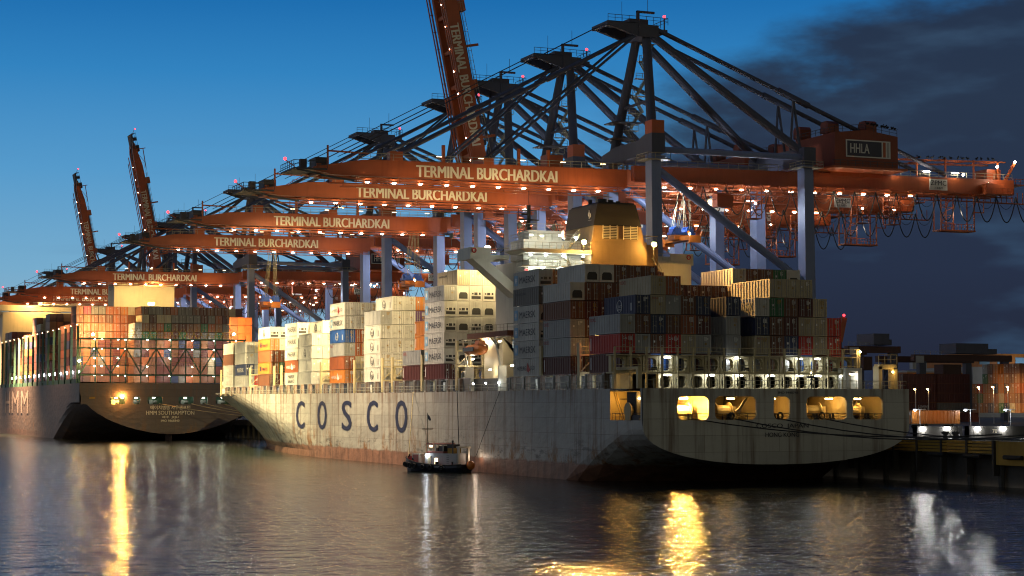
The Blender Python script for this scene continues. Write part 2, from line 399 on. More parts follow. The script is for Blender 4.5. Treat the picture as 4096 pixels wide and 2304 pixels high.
# stern railing and small deck gear
b=MB().rail([(TC-21,S0+.3,13.4),(TC+21.2,S0+.3,13.4),(TC+21.2,262,13.4)],1.15,1.4,.05); b.build('stern_rail','rail_steel',ship)
for x in (154.2,):   # lit gantry frame on the starboard quarter
    MB().bx(x-1.7,x-1.1,233.5,235,13.4,16.7).bx(x+.9,x+1.5,233.5,235,13.4,16.5).prism([(x-1.7,16.3),(x+1.5,16.3),(x+1.3,17.0),(x-1.5,17.0)],'y',233.5,235).rail([(x-1.6,233.6,17),(x+1.5,233.6,17)],1.4,1,.05).build('quarter_frame','lash_yellow',ship)
    MB().ball((x+.6,233.3,15.9),.16).build('deck_lamp','lamp_gold',ship); lamp('POINT',(x+.1,232.8,15.6),60,(1,.6,.2),ship,.2)
MB().beam((140.4,S0+.6,13.4),(140.4,S0+.6,15.5),.12).bx(139.8,141,S0+.4,S0+.9,14.9,15.2).beam((139.9,S0+.6,13.4),(140.6,S0+.6,14.8),.08).beam((140.9,S0+.6,13.4),(140.2,S0+.6,14.8),.08).build('stern_light_stand','rail_dark',ship)
MB().ball((140.4,S0+.6,15.7),.14).build('deck_lamp','lamp_soft',ship)
# ---- aft lashing bridge with rounded bays, two storeys
LS=238.3
lb=MB(); xs=[111.9+2.45*i for i in range(17)]
def arch_bay(mb,x,z0,z1,w,h0,y,th=.9,rad=.6):
    a=x+.16; c=x+w-.16
    rr_holes_wall(mb,x+.06,x+w-.06,z0,z1,[(x+.32,x+w-.32,h0,z1-.28)],y,th,rad)
for i,x in enumerate(xs[:-1]):
    arch_bay(lb,x,15.75,18.0,2.45,15.95,LS)
    if i>2: arch_bay(lb,x,13.4,15.5,2.45,13.55,LS+.1,.8,.5)
lb.bx(111.7,151.6,LS-1.3,LS+1.2,15.5,15.72).bx(111.7,151.6,LS-1.3,LS+1.2,18.02,18.14)
lb.build('lashing_bridge','lash_yellow',ship)
for x in xs: MB().bx(x-.12,x+.12,LS-1.35,LS-1.1,13.4,19.15).build('lashing_post','lash_yellow',ship)
MB().rail([(111.8,LS-1.28,18.14),(151.5,LS-1.28,18.14)],1.05,2.45,.05).rail([(111.8,LS-1.28,15.72),(151.5,LS-1.28,15.72)],1.0,2.45,.05).build('walkway_rail','lash_yellow',ship)
for i,x in enumerate(xs[:-1]):
    if i in (2,5,8,11,14): MB().bx(x+.9,x+1.75,LS-1.0,LS-.9,16.0,16.45).build('lashing_bin','steel_dark',ship)
for x in (120.3,131.4,141.6,144.6):
    MB().bx(x-.42,x+.42,LS-1.0,LS-.75,17.70,17.84).build('tube_lamp','lamp_cool',ship); lamp('POINT',(x,LS+1.35,17.3),60,(.88,.95,1),ship,.2)
for x in (120.2,127.0,131.6,136.8,141.5,144.6,148.9):
    MB().bx(x-.5,x+.5,LS-1.15,LS-.85,15.22,15.38).build('tube_lamp','lamp_cool',ship); lamp('POINT',(x,LS-1.0,14.9),55,(.92,.96,1),ship,.2)
for x in (151.5,): 
    MB().bx(x-.15,x+.15,LS-1.3,LS,13.4,18.6).build('lashing_post','lash_yellow',ship)
    MB().ball((x,LS-1.5,18.9),.18).build('deck_lamp','lamp_gold',ship); lamp('POINT',(x-.2,LS-2,18.7),60,(1,.7,.35),ship,.2)
MB().bx(148.6,149.3,236.2,238.2,13.4,16.0).bx(150.7,151.4,236.2,238.2,13.4,16.0).bx(148.6,151.4,236.2,238.2,16.0,16.5).build('deck_house_frame','ship_white',ship)
MB().bx(149.4,150.6,237.0,237.1,15.5,15.7).build('tube_lamp','lamp_white',ship); lamp('POINT',(150,236.2,15),70,(.9,.95,1),ship,.2)
# port-quarter frame by the side recess
MB().bx(113.6,114.2,240.2,240.8,13.4,16).bx(113.6,114.2,233.2,233.8,13.4,16).bx(113.6,114.2,233.2,240.8,16,16.4).bx(113.9,117,242,242.3,13.4,15.6).build('quarter_arch','lash_yellow',ship)
lamp('POINT',(114.8,237,14.8),110,(1,.62,.2),ship,.2)
for s_ in (233.6,239.6,241.3): lamp('POINT',(114.6,s_,12.2),210,(1,.52,.11),ship,.25)
# ---- coaming, posts and rail along the port side
PX=TC-21.4
MB().bx(116.6,116.9,243,480,13.2,15.6).bx(116.9,152.5,243,480,15.4,15.6).bx(152.5,152.8,243,480,13.2,15.6).build('hatch_coaming','steel_dark',ship)
pm=MB().bx(-.1,1.6,-.45,.45,0,.18).bx(-.1,.75,-.42,-.24,0,2.05).bx(-.1,.75,.24,.42,0,2.05).bx(-.1,1.6,-.45,.45,2.05,2.25).mesh('coaming_post',(0,0,0),['hull_grey'])
ys=[244.5+5.85*i for i in range(40)]
for y in ys:
    if y<284 or y>301: link('coaming_post',pm,ship,V((PX+.15,y,13.4))-ori(ship))
MB().rail([(PX+.12,243,13.4),(PX+.12,477,13.5)],1.1,2.9,.05).build('side_rail','rail_steel',ship)
lm=MB().ball((0,0,0),.17).mesh('passage_lamp',(0,0,0),['lamp_cool'])
for i,y in enumerate(ys):
    if y<478:
        link('passage_lamp',lm,ship,V((PX+1.4,y+2.6,14.75))-ori(ship))
        if i%2==0: lamp('POINT',(PX+1.9,y+2.6,14.5),16,(.95,.95,.85) if y>300 else (.85,.97,1),ship,.2)
for i in range(16): # doors and pipes seen through the passage
    y=247+i*14.2
    MB().bx(116.5,116.58,y,y+.9,13.4,15.2).build('passage_door','ship_white',ship)
# ---- lashing bridges between the bays
def cross_bridge(s,z1,n,mat='lash_yellow',x0=114.1,lamps=()):
    b=MB(); x=x0
    for i in range(n+1):
        b.bx(x-.14,x+.14,s-.45,s+.45,13.6,z1 if i else z1+1.6); x+=2.42
    b.bx(x0-.1,x0+2.42*n,s-.6,s+.6,15.4,15.65).bx(x0-.1,x0+2.42*n,s-.6,s+.6,z1-2.9,z1-2.62).bx(x0-.1,x0+2.42*n,s-.6,s+.6,z1-.25,z1)
    b.rail([(x0,s-.6,z1),(x0+2.42*n,s-.6,z1)],1.1,2.42,.05)
    for i in range(0,n,2): b.beam((x0+2.42*i,s-.5,z1-2.6),(x0+2.42*(i+1),s-.5,z1-.3),.14)
    b.build('lashing_bridge',mat,ship)
for s,n in ((254,14),(268.4,8),(305.5,4),(323.6,8),(340.6,14),(346.6,14),(364.5,14),(388.5,14),(420.3,14),(426.5,14),(449.2,14),(479,12)):
    cross_bridge(s,18.6 if s!=305.5 else 20.6,n)
lamp('POINT',(116.2,252.6,20.6),110,(1,.62,.22),ship,.25)   # amber lamp in the gap of the stern bays
MB().ball((116.2,252.9,20.7),.15).build('deck_lamp','lamp_gold',ship)
lamp('POINT',(115.6,267.2,20.4),40,(1,.55,.16),ship,.25)
lamp('POINT',(114.2,251.6,19.6),60,(1,.30,.18),ship,.25)
for y in (345,361,386,422,446): lamp('POINT',(117.5,y,19.4),60,(1,.84,.45),ship,.3)
# ---- bridge house
hs=MB().bx(119.9,150,287,302,13.4,35.2).build('accommodation_block','ship_white',ship)
MB().bx(117.6,152.4,293,301.5,13.4,23.2).build('lower_house','ship_cream',ship)
b=MB().bx(115.6,121.6,286,304.5,22.5,23.35); b.build('boat_platform','deck_brown',ship)
MB().rail([(115.7,304,23.35),(115.7,286.2,23.35),(121.4,286.2,23.35)],1.1,1.5,.05).build('platform_rail','rail_steel',ship)
for i in range(3): 
    y=289+i*5.2; MB().prism([(115.9,22.5),(117.4,22.5),(119.9,17.6),(119.9,19.6)],'y',y,y+.5).build('platform_bracket','ship_cream',ship)
# open aft decks, white and brightly lit
for z in (26.4,29.2,32.0,34.0): 
    MB().bx(117.6,129.9,284.4,287,z-.15,z).build('aft_deck','ship_white',ship)
    MB().rail([(117.7,287,z),(117.7,284.5,z),(129.8,284.5,z)],1.05,1.3,.045).build('deck_rail','rail_steel',ship)
MB().prism([(117.2,36.6),(118.2,36.1),(129.9,36.1),(129.9,36.75),(117.2,36.75)],'y',284,291).build('wing_deck','ship_white',ship)
MB().rail([(117.4,291,36.75),(117.4,284.1,36.75),(129.8,284.1,36.75)],1.1,1.2,.045).build('deck_rail','rail_steel',ship)
MB().bx(119.4,129.8,288.2,294,35.2,38.6).bx(120.4,126.4,288.4,293,38.6,40.2).build('wheelhouse','ship_white',ship)
b=MB().bx(119.8,129.4,294,294.06,36.8,38.2)
b.build('wheelhouse_window','window_glass',ship)
MB().rail([(119.5,294,38.6),(119.5,288.3,38.6),(129.7,288.3,38.6)],1.1,1.2,.05).rail([(120.5,293,40.2),(120.5,288.5,40.2),(126.3,288.5,40.2)],1.1,1.2,.05).build('deck_rail','rail_steel',ship)
def stairs(p,q,w,name,par,mat='rail_steel',n=10,ax=1):
    p=V(p);q=V(q);b=MB(); o=V((0,w,0)) if ax else V((w,0,0))
    b.beam(p,q,.08,.22).beam(p+o,q+o,.08,.22)
    for i in range(n+1):
        c=p.lerp(q,(i+.5)/(n+1)); b.beam(c,c+o,.28,.05)
    for e in (V((0,0,0)),o): b.beam(p+e+V((0,0,.95)),q+e+V((0,0,.95)),.05); b.beam(p+e,p+e+V((0,0,.95)),.05); b.beam(q+e,q+e+V((0,0,.95)),.05)
    return b.build(name,mat,par)
for z0,z1,x0,x1 in ((32,34,123.4,124.5),(34,36.7,126.6,125.2),(36.75,39.4,126.2,128.2),(29.2,32,123.5,125.4)): stairs((x0,285,z0),(x1,285,z1),.7,'deck_stair',ship)
for x in (119.6,121.8,124.2,127.0): MB().bx(x-.35,x+.35,286.96,287,29.3,31.2).bx(x-.35,x+.35,287.2-.24,287.2-.2,32.1,33.8).build('house_door','ship_cream',ship)
for x,z in ((119.5,31.0),(122.5,31.0),(125.5,31.0),(119.5,33.6),(121.6,33.6),(124.6,33.6),(127.8,33.6),(119.6,39.0),(121.5,38.9),(124.8,39.1),(127.6,38.9),(129.0,35.7),(119.5,35.7),(122.2,35.7),(125.4,35.7)):
    MB().bx(x-.22,x+.22,285.3,285.5,z,z+.14).build('house_lamp','lamp_cool',ship); lamp('POINT',(x,284.9,z-.2),190,(.93,1,.86),ship,.2)
MB().bx(119.0,119.6,286.8,286.95,33.0,33.6).build('fire_box','tug_red',ship)
# radar mast and aerials
b=MB().bx(122.6,123.1,294,294.5,39.4,45).bx(121,124.7,294,294.4,42.4,42.6).bx(121.6,124.1,293.9,294.3,44,44.2).beam((121.7,294.2,39.4),(122.8,294.2,43),.14).tube((122.85,294.2,45),(122.85,294.2,47.5),.05).bx(121.2,122.6,293.4,293.6,43.2,43.5)
b.beam((121,294.2,42.6),(121,294.2,44.4),.1).beam((124.7,294.2,42.6),(124.7,294.2,44.4),.1)
b.build('radar_mast','steel_dark',ship)
for x,s,z in ((119.4,290,39.4),(126.5,292,39.4),(111.2,300.5,38.2)):
    MB().tube((x,s,z),(x,s,z+1.5),.06).ball((x,s,z+1.7),.4,8,6,sz=1.2).build('aerial_dome','rail_steel',ship)
# casing and funnel
MB().bx(129.9,140.2,284.2,296,13.4,38.4).build('engine_casing','casing_tan',ship)
fb=MB().prism([(130.2,38.4),(139.9,38.4),(138.3,44.6),(131.2,44.6)],'y',284.5,296); fb.cm=1
fb.prism([(131.16,44.6),(138.34,44.6),(138.0,45.0),(131.6,45.0)],'y',284.7,295.8)
fn=fb.build('funnel',['casing_tan','funnel_black'],ship)
fb=MB().prism([(130.42,41.0),(139.3,41.0),(138.25,44.66),(131.15,44.66)],'y',284.42,296.06); fb.build('funnel_band','funnel_black',fn)
for x in (132.2,136.0):
    b=MB()
    for i in range(8): b.box((x+1.25,284.38,39.0+i*.27),(2.5,.1,.1))
    b.bx(x-.08,x,284.3,284.46,38.8,41.1).bx(x+2.5,x+2.58,284.3,284.46,38.8,41.1).bx(x+1.2,x+1.3,284.3,284.46,38.8,41.1)
    b.build('louvre','ship_white',ship); MB().bx(x,x+2.5,284.43,284.47,38.85,41.05).build('louvre_opening','steel_dark',ship)
for x,r,h in ((132.4,.35,.9),(134.6,.8,1.1),(136.2,.5,1.0),(137.6,.4,.8)): MB().tube((x,290,45),(x,290,45+h),r,10).build('exhaust_pipe','funnel_black',ship)
MB().bx(131.0,136.0,288.8,289,46.3,46.45).tube((133,288.9,45),(133,288.9,46.3),.15).build('radar_scanner','rail_steel',ship)
b=MB().torus((130.55,286.3,42.9),.42,.06,(1,0,.2),14,5).bx(130.45,130.55,286.24,286.36,42.2,43.7); b.build('funnel_emblem','letter_white',fn)
letter('COSCO',(130.62,286.3,41.85),(0,-1,0),(0,0,1),1.5,.35,'letter_white',fn,'funnel_lettering')
# bridge wings with diagonal braces
for sg,x0,x1 in ((-1,111.6,118.6),(1,140.2,153.2)):
    xa,xb=(x0,x1)
    w=MB().bx(xa,xb,292.5,298.5,35.5,36.2)
    e0,e1=(xa,xa+3.6) if sg<0 else (xb-4.4,xb)
    w.bx(e0,e1,292.4,292.55,36.2,37.4).bx(e0,e1,298.45,298.6,36.2,37.4).bx(xa-.05 if sg<0 else xb-.1,xa+.1 if sg<0 else xb+.05,292.4,298.6,35.4,37.4)
    if sg<0:
        w.prism([(112.0,35.5),(114.4,35.5),(119.9,31.3),(119.9,29.2)],'y',292.6,293.0).prism([(112.0,35.5),(112.5,35.5),(119.9,29.7),(119.9,29.2)],'y',293,296).prism([(114.0,35.5),(114.4,35.5),(119.9,31.3),(119.9,30.9)],'y',293,296).prism([(114.4,35.5),(116.4,35.5),(115.2,34.9)],'y',292.6,293)
    else: 
        for y in (293,298): w.prism([(152.6,35.5),(149.6,35.5),(145.6,32.4),(145.6,30.2)],'y',y-.25,y+.25)
        w.prism([(152.4,35.5),(151.9,35.5),(145.6,30.5),(145.6,30.2)],'y',293,298)
    w.build('bridge_wing','ship_white',ship)
    MB().rail([(e1,292.5,36.2),(xb,292.5,36.2)] if sg<0 else [(xa,292.5,36.2),(e0,292.5,36.2)],1.15,1.3,.06).build('wing_rail','rail_steel',ship)
    cx=xa+.6 if sg<0 else xb-.9
    MB().torus((cx,292.3,36.85),.34,.1,(0,1,0),12,6).build('lifebuoy','tug_red',ship)
MB().bx(145.2,147.0,289.4,300,13.4,32.4).build('starboard_pillar','ship_white',ship)
MB().bx(140.2,143.4,286.5,300,13.4,38.2).build('starboard_tower','casing_tan',ship)
MB().rail([(140.3,286.6,38.2),(143.2,286.6,38.2)],1.1,1,.05).bx(140.4,143,285.6,286.5,39.6,39.7).build('deck_rail','rail_steel',ship)
stairs((142.2,285.9,36),(143.8,285.9,33),.7,'deck_stair',ship)
# two gold floodlights (aft) and floods towards the bow
for x,s,z in ((128.2,283.2,38.0),(141.0,283.0,38.0)):
    MB().tube((x,s+.3,z-1.5),(x,s+.3,z+.3),.07).bx(x-.4,x+.4,s+.12,s+.3,z-.35,z+.35).build('floodlight_body','rail_dark',ship)
    MB().ball((x,s,z),.34,10,8,sy=.5).build('floodlight','lamp_flood',ship)
    lamp('POINT',(x,s-3.2,z+.2),260,(1,.48,.10),ship,.35)
    lamp('SPOT',(x,s-.6,z),150000,(1,.52,.13),ship,.4,to=(x-6,200,22),angle=80,blend=.6)
for x,t in ((118.5,(114,385,20)),(126,(119,400,24)),(140,(130,380,26))):
    MB().bx(x-.4,x+.4,302,302.4,37.9,38.5).build('floodlight','lamp_white',ship)
    lamp('SPOT',(x,303,38.2),13000,(1,.72,.32),ship,.6,to=t,angle=105,blend=.8)
# provision crane, hose reels and white gear by the boat deck
b=MB()
for i in range(6):
    z=19.2+i*.35; b.beam((113.8+.5*i,306.4,19.0),(114.3+.5*i,306.4,17.2),.07); b.beam((113.8+.5*i,306.4,17.2+.1*i),(114.3+.5*i,306.4,19.0-.1*i),.07)
b.beam((113.4,306.4,19.2),(117,306.4,17.2),.16).beam((113.4,306.4,18.4),(117,306.4,16.6),.16).tube((117,306.4,13.4),(117,306.4,18.5),.35)
b.build('provision_crane','ship_white',ship)
for x in (115.2,116.3): MB().torus((x,304.6,16.0),.75,.3,(1,0,0),12,6).build('hose_reel','ship_white',ship)
b=MB().bx(114.2,114.4,299.4,304.5,13.4,15.7)
for i in range(14): b.bx(114.12,114.2,299.5+i*.36,299.68+i*.36,13.5,15.6)
b.build('corrugated_screen','pole_grey',ship)
for y in (288.5,303.6): 
    b=MB().tube((115.4,y,17.5),(114.4,y,22.2),.16).tube((114.4,y,22.2),(116.8,y,22.5),.14).bx(115,116.4,y-.2,y+.2,13.4,17.6); b.build('boat_davit','ship_white',ship)
for x,s,z,e in ((116.2,303.4,18.9,170),(117.2,299,21.8,110),(116.3,291,21.6,80),(118.4,288.2,26,90),(116.6,286.4,17.5,60),(116.5,296,17,90)):
    MB().bx(x-.2,x+.2,s-.15,s+.15,z,z+.15).build('deck_lamp','lamp_white',ship); lamp('POINT',(x-.3,s,z-.25),e,(1,.86,.6),ship,.2)
MB().bx(117.4,117.5,287.2,288.2,20.5,21.9).build('house_window','sky_panel',ship)
# bow bulwark / breakwater
MB().prism([(117.2,14.2),(152.6,14.2),(152.6,17.3),(117.2,17.3)],'y',486,486.5).bx(117.2,117.6,486,492,14.2,17.3).build('breakwater','ship_white',ship)
lamp('POINT',(116.6,483.5,16.2),120,(1,.85,.4),ship,.2)
# lifeboat hangs in its davits: a thing of its own
lbt=empty('lifeboat',(115.2,299,20.6),'orange enclosed lifeboat hanging by the bridge house of the grey ship','lifeboat')
b=MB(); n=12; prof=[(0,.25),(.08,.7),(.2,.95),(.5,1),(.8,.95),(.92,.7),(1,.25)]
ring=[]
for f,k in prof:
    ring.append([(115.2+1.35*k*math.cos(2*PI*i/n),295.4+8*f,20.5+(1.0 if math.sin(2*PI*i/n)<0 else .95)*k*math.sin(2*PI*i/n)) for i in range(n)])
vs=[p for r in ring for p in r]; fs=[(i*n+j,i*n+(j+1)%n,(i+1)*n+(j+1)%n,(i+1)*n+j) for i in range(len(ring)-1) for j in range(n)]+[tuple(range(n))[::-1],tuple(range((len(ring)-1)*n,len(ring)*n))]
b.add(vs,fs); b.build('hull','lifeboat_orange',lbt)
MB().prism([(114.5,21.3),(115.9,21.3),(115.7,22.0),(114.7,22.0)],'y',296.4,298.2).build('conning_cabin','lifeboat_orange',lbt)
MB().bx(113.82,113.9,297,302,20.2,20.9).build('side_window','window_glass',lbt)

# ------------------------------------------------------------------ second ship
TH=125.2; SH=591.0; BH=29.0
shp=empty('container_ship',(TH,SH,0),'huge dark brown container ship with green lashing frames moored beyond the grey ship','container ship','ships moored at the quay')
hb,_=hull_mesh(TH,BH,SH,18.0,20,(2.0,15.6,75,1.75),(800,960,850,985,1.8,2.2,18),zcut=12.0)
hb.build('hull','hull_dark',shp)
tb=MB()
HO=[(105.6,110.3),(112.8,115.0),(117.3,122.0),(127.1,131.9),(134.1,136.4),(139.0,143.6)]
prof=lambda z: BH*(1 if z>=15.6 else max(0,1-((15.6-z)/13.6)**1.75)**(1/1.75))
rr_holes_wall(tb,TH-prof(13.8)-.0,TH+prof(13.8),11.4,13.85,[(a,b,11.42,13.8) for a,b in HO],SH-.1,.4,.5)
tb.prism([(TH-BH,18),(TH-BH,15.6),(TH-prof(13.85),13.85),(TH+prof(13.85),13.85),(TH+BH,15.6),(TH+BH,18)],'y',SH-.1,SH+.3)
zz=[11.4,10,8.5,7,5.6,4.4,3.4,2.6,2.2,2.0]
tb.prism([(TH-prof(z),z) for z in zz]+[(TH+prof(z),z) for z in zz[-2::-1]],'y',SH-.1,SH+.3)
tb.build('transom','hull_dark',shp)
MB().bx(100,150,SH+.4,600,11.0,11.3).bx(100,150,600,600.3,11.3,15).build('mooring_deck','deck_green',shp)
for k,x in enumerate((107.6,113.9,119.4,129.4,135.2,141.3)):
    MB().bx(x-1,x+.2,594,595.4,11.3,12.8).tube((x+.2,594.6,12.2),(x+1.4,594.6,12.2),.6,10).build('mooring_winch','winch_tan' if k<1 else 'steel_dark',shp)
    MB().bx(x-.35,x+.35,591.6,591.8,13.3,13.5).build('deck_lamp','lamp_white',shp)
    lamp('POINT',(x,593,13.0),(160 if k else 420),((.75,1,.8) if k else (1,.7,.25)),shp,.25)
MB().bx(99.2,101.0,SH-.16,SH-.1,13.1,13.7).build('name_plate','timber_yellow',shp)
MB().ball((109.3,SH-.5,13.7),.42,10,8,sy=.6).build('floodlight','lamp_orange',shp)
MB().beam((109.3,SH-.1,14.2),(109.3,SH-.6,14.2),.12).build('floodlight_arm','steel_dark',shp)
lamp('POINT',(109.3,SH-2.4,13.6),800,(1,.50,.12),shp,.4)
for t,w,h,z in (('\uc5d0\uc774\uce58\uc5e0\uc5e0 \uc0ac\uc6b0\uc0d8\ud504\ud134',12.6,1.25,10.4),('HMM SOUTHAMPTON',15.2,1.25,8.75),('\uc81c\uc8fc  JEJU',5.2,.9,7.35),('IMO 9868340',5.8,.7,6.25)):
    letter(t,(124.5,SH-.17,z),(1,0,0),(0,0,1),w,h,'letter_cream',shp,'name_lettering',.012)
for ch,s in zip('HMM',(761,739,713)): letter(ch,(TH-BH-.08,s,12.3),(0,-1,0),(0,0,1),15 if ch=='H' else 19,8.4,'letter_faint',shp,'side_lettering')
for p in ((TH-20,2.6),(TH,2.0)): pass
MB().bx(TH-.35,TH+.35,SH+2,SH+9,-6,2.2).build('rudder','hull_dark',shp)
# green lashing bridge over the stern
def green_bridge(s,x0,x1,levels,step=4.75,diag=True,lampz=()):
    b=MB(); x=x0
    while x<=x1+.1: b.bx(x-.16,x+.16,s-.3,s+.3,18,levels[-1]); x+=step
    for i,z in enumerate(levels): b.bx(x0-.3,x1+.3,s-.8,s+.6,z-.45,z) if i in (0,3,4) else b.bx(x0-.3,x1+.3,s-.3,s+.3,z-.12,z)
    x=x0;k=0
    while diag and x+2*step<=x1+.1:
        b.beam((x,s-.35,21),(x+step,s-.35,29),.55,.3) if k%2==0 else None
        b.beam((x+step*2,s-.35,21),(x+step,s-.35,29),.55,.3) if k%2==0 else None
        x+=step*2;k+=0
    b.build('lashing_bridge','deck_green',shp)
    MB().rail([(x0,s-.8,levels[3]),(x1,s-.8,levels[3])],1.2,2.4,.07).rail([(x0,s-.8,levels[4]),(x1,s-.8,levels[4])],1.2,2.4,.07).rail([(x0,s-.8,23.6),(x1,s-.8,23.6)],1.1,2.4,.06).rail([(x0,s-.8,26.4),(x1,s-.8,26.4)],1.1,2.4,.06).build('walkway_rail','timber_yellow',shp)
green_bridge(595.6,97,149.5,[20.8,23.6,26.4,29.2,32.2])
pl=MB().bx(-.17,.17,-.2,.2,0,.2).mesh('lash_lamp',(0,0,0),['lamp_white'])
for z in (31.6,28.6,25.8,23.2,20.3):
    for x in (101.4,103.7,108.7,111.0,117.9,125.0,132.2,139.2,146.4):
        if z in (25.8,23.2) and x>110 and random.random()<.35: continue
        link('lash_lamp',pl,shp,V((x,595.2,z))-ori(shp))
        lamp('SPOT',(x,596.0,z-.3),480,(1,.88,.74),shp,.3,to=(x,604,z-1.2),angle=150,blend=.5)
b=MB()
for i in range(14):
    x=113.8+2.37*i; b.beam((x,599.6,32.4),(x+1.9,599.6,35.6),.12); b.beam((x+1.9,599.6,32.4),(x,599.6,35.6),.12)
b.build('lashing_rods','timber_yellow',shp)
for x,s,z,e in ((102.6,606.5,33.6,30000),(147.4,603,34.2,30000),(96.4,594,24.9,500)):
    MB().ball((x,s-.9,z),.4).build('floodlight','lamp_mid',shp); lamp('SPOT',(x,s-1.6,z),e,(1,.55,.17),shp,.5,to=(x+(8 if x<120 else -3),s+8,z+1.5),angle=165,blend=.4)
# port side posts
for y in [598+12.35*i for i in range(22)]:
    MB().bx(96.3,97.0,y-.3,y+.3,18,36).build('side_post','deck_green',shp)
    MB().ball((96.3,y-.2,36.3),.2).build('post_lamp','lamp_soft',shp)
    if y<760:
        MB().bx(96.6,97.4,y+.6,y+.9,21.2,22).build('passage_lamp','lamp_cool',shp); lamp('POINT',(98.2,y+.3,21.5),170,(.85,1,.98),shp,.3)
b=MB().bx(96.6,97.2,596,860,18,19.4); b.build('side_bulwark','deck_green',shp)
# funnel casing and bridge house
MB().bx(118.2,139.2,656,668,18,56.6).build('engine_casing','ship_cream',shp)
for x in (126.4,129.9):
    b=MB()
    for i in range(8): b.bx(x,x+2.3,655.85,655.95,52.6+.42*i,52.8+.42*i)
    b.build('louvre','steel_dark',shp)
letter('HMM',(118.1,661.5,52.4),(0,-1,0),(0,0,1),6.5,2.6,'sign_navy',shp,'funnel_lettering')
MB().bx(98,152,796,806,18,49.5).bx(92.5,157,797,803,50,52.4).build('bridge_house','ship_cream',shp)
b=MB(); 
for sg,x in ((1,93),(-1,156.5)): b.prism([(x,50),(x+sg*3.5,50),(x+sg*13,43),(x+sg*13,46)],'y',797,803)
b.build('wing_brace','ship_cream',shp)
MB().bx(112,140,795,808,52.4,55.5).build('wheelhouse','ship_white',shp)
for x,z in ((108.2,54.4),(113.2,54.6)):
    MB().ball((x,794,z),.7).build('floodlight','lamp_mid',shp); lamp('SPOT',(x,788,z),9000,(1,.58,.18),shp,.8,to=(x+4,797,48),angle=150)
lamp('SPOT',(128,632,51),36000,(1,.66,.24),shp,1.0,to=(128.6,656,51),angle=80); MB().bx(127,129,640,641,45.2,46).build('floodlight','lamp_gold',shp)
# ------------------------------------------------------------------ containers
CW,CH,CL=2.36,2.72,10.45; PW,PH=2.42,2.78
def container_body(L,dy=.62,rib=.09):
    b=MB(); w=CW/2
    for sg in (-1,1):                       # corrugated sides
        pts=[]; y=.12; k=0
        while y<L-.12:
            pts+= [(sg*(w-(rib if k%2 else 0)),y)]; y2=min(L-.12,y+dy*.55); pts+=[(sg*(w-(rib if k%2 else 0)),y2)]; y=y2+dy*.15; k+=1
        n=len(pts); vs=[(x,y,z) for z in (.14,CH-.12) for x,y in pts]
        fs=[((i,i+1,n+i+1,n+i) if sg>0 else (n+i,n+i+1,i+1,i)) for i in range(n-1)]
        b.add(vs,fs)
    for sg in (-1,1):
        for y in (0,L-.16): b.bx(sg*w-(.16 if sg>0 else 0),sg*w+(0 if sg>0 else .16),y,y+.16,0,CH)
        b.bx(sg*w-(.1 if sg>0 else 0),sg*w+(0 if sg>0 else .1),.16,L-.16,CH-.13,CH-.01).bx(sg*w-(.1 if sg>0 else 0),sg*w+(0 if sg>0 else .1),.16,L-.16,.01,.15)
    b.bx(-w+.1,w-.1,.12,L-.12,CH-.1,CH-.04).bx(-w+.1,w-.1,.12,L-.12,.05,.12)
    b.bx(-w+.16,w-.16,L-.12,L-.06,.02,CH-.05)
    b.bx(-w+.16,w-.16,.01,.14,CH-.16,CH-.02).bx(-w+.16,w-.16,.01,.14,.02,.17)
    return b
BODY={}
def body_mesh(key,L,closed=False):
    if (key,closed) not in BODY:
        b=container_body(L)
        if closed:
            w=CW/2-.16; b.bx(-w,w,.06,.1,.17,CH-.16)
            b.cm=1
            for x in (-.8,-.4,.4,.8): b.bx(x-.05,x+.05,-.02,.06,.1,CH-.1)
            b.bx(.1,.5,.0,.05,1.9,2.2)
        BODY[(key,closed)]=b.mesh('container_body',(0,0,0),['CW','container_bar'])
    return BODY[(key,closed)]
def door_mesh():
    b=MB(); w=CW/2-.16
    for x0,x1 in ((-w,-.02),(.02,w)):
        b.bx(x0,x1,.06,.1,.17,CH-.16)
        for i in range(5): z=.3+i*.46; b.bx(x0+.08,x1-.08,.035,.06,z,z+.3)
    return b.mesh('container_door',(0,0,0),['CW'])
def bar_mesh():
    b=MB()
    for x in (-.78,-.36,.36,.78):
        b.bx(x-.028,x+.028,-.03,.03,.1,CH-.1)
        for z in (.25,1.0,1.7,2.45): b.bx(x-.07,x+.07,-.02,.05,z-.04,z+.04)
    for x in (-.57,.57): b.bx(x-.25,x+.25,-.035,.02,1.08,1.15)
    return b.mesh('locking_bars',(0,0,0),['container_bar'])
def marks_mesh(k):
    b=MB(); rr=random.Random(k)
    for i in range(4): b.bx(.14+.02*i,.14+rr.uniform(.3,.75),.015,.028,2.3-.16*i,2.38-.16*i)
    st=MB().bx(.2,.5,.015,.028,1.25,1.55) if k%2 else MB().bx(-.75,-.5,.015,.028,1.5,1.8)
    st=st.mesh('door_sticker',(0,0,0),['timber_yellow' if k%2 else 'letter_white'])
    b.bx(.14,.17,.015,.026,1.82,2.38)
    return b.mesh('door_lettering',(0,0,0),['letter_white' if k%3 else 'timber_yellow']),st
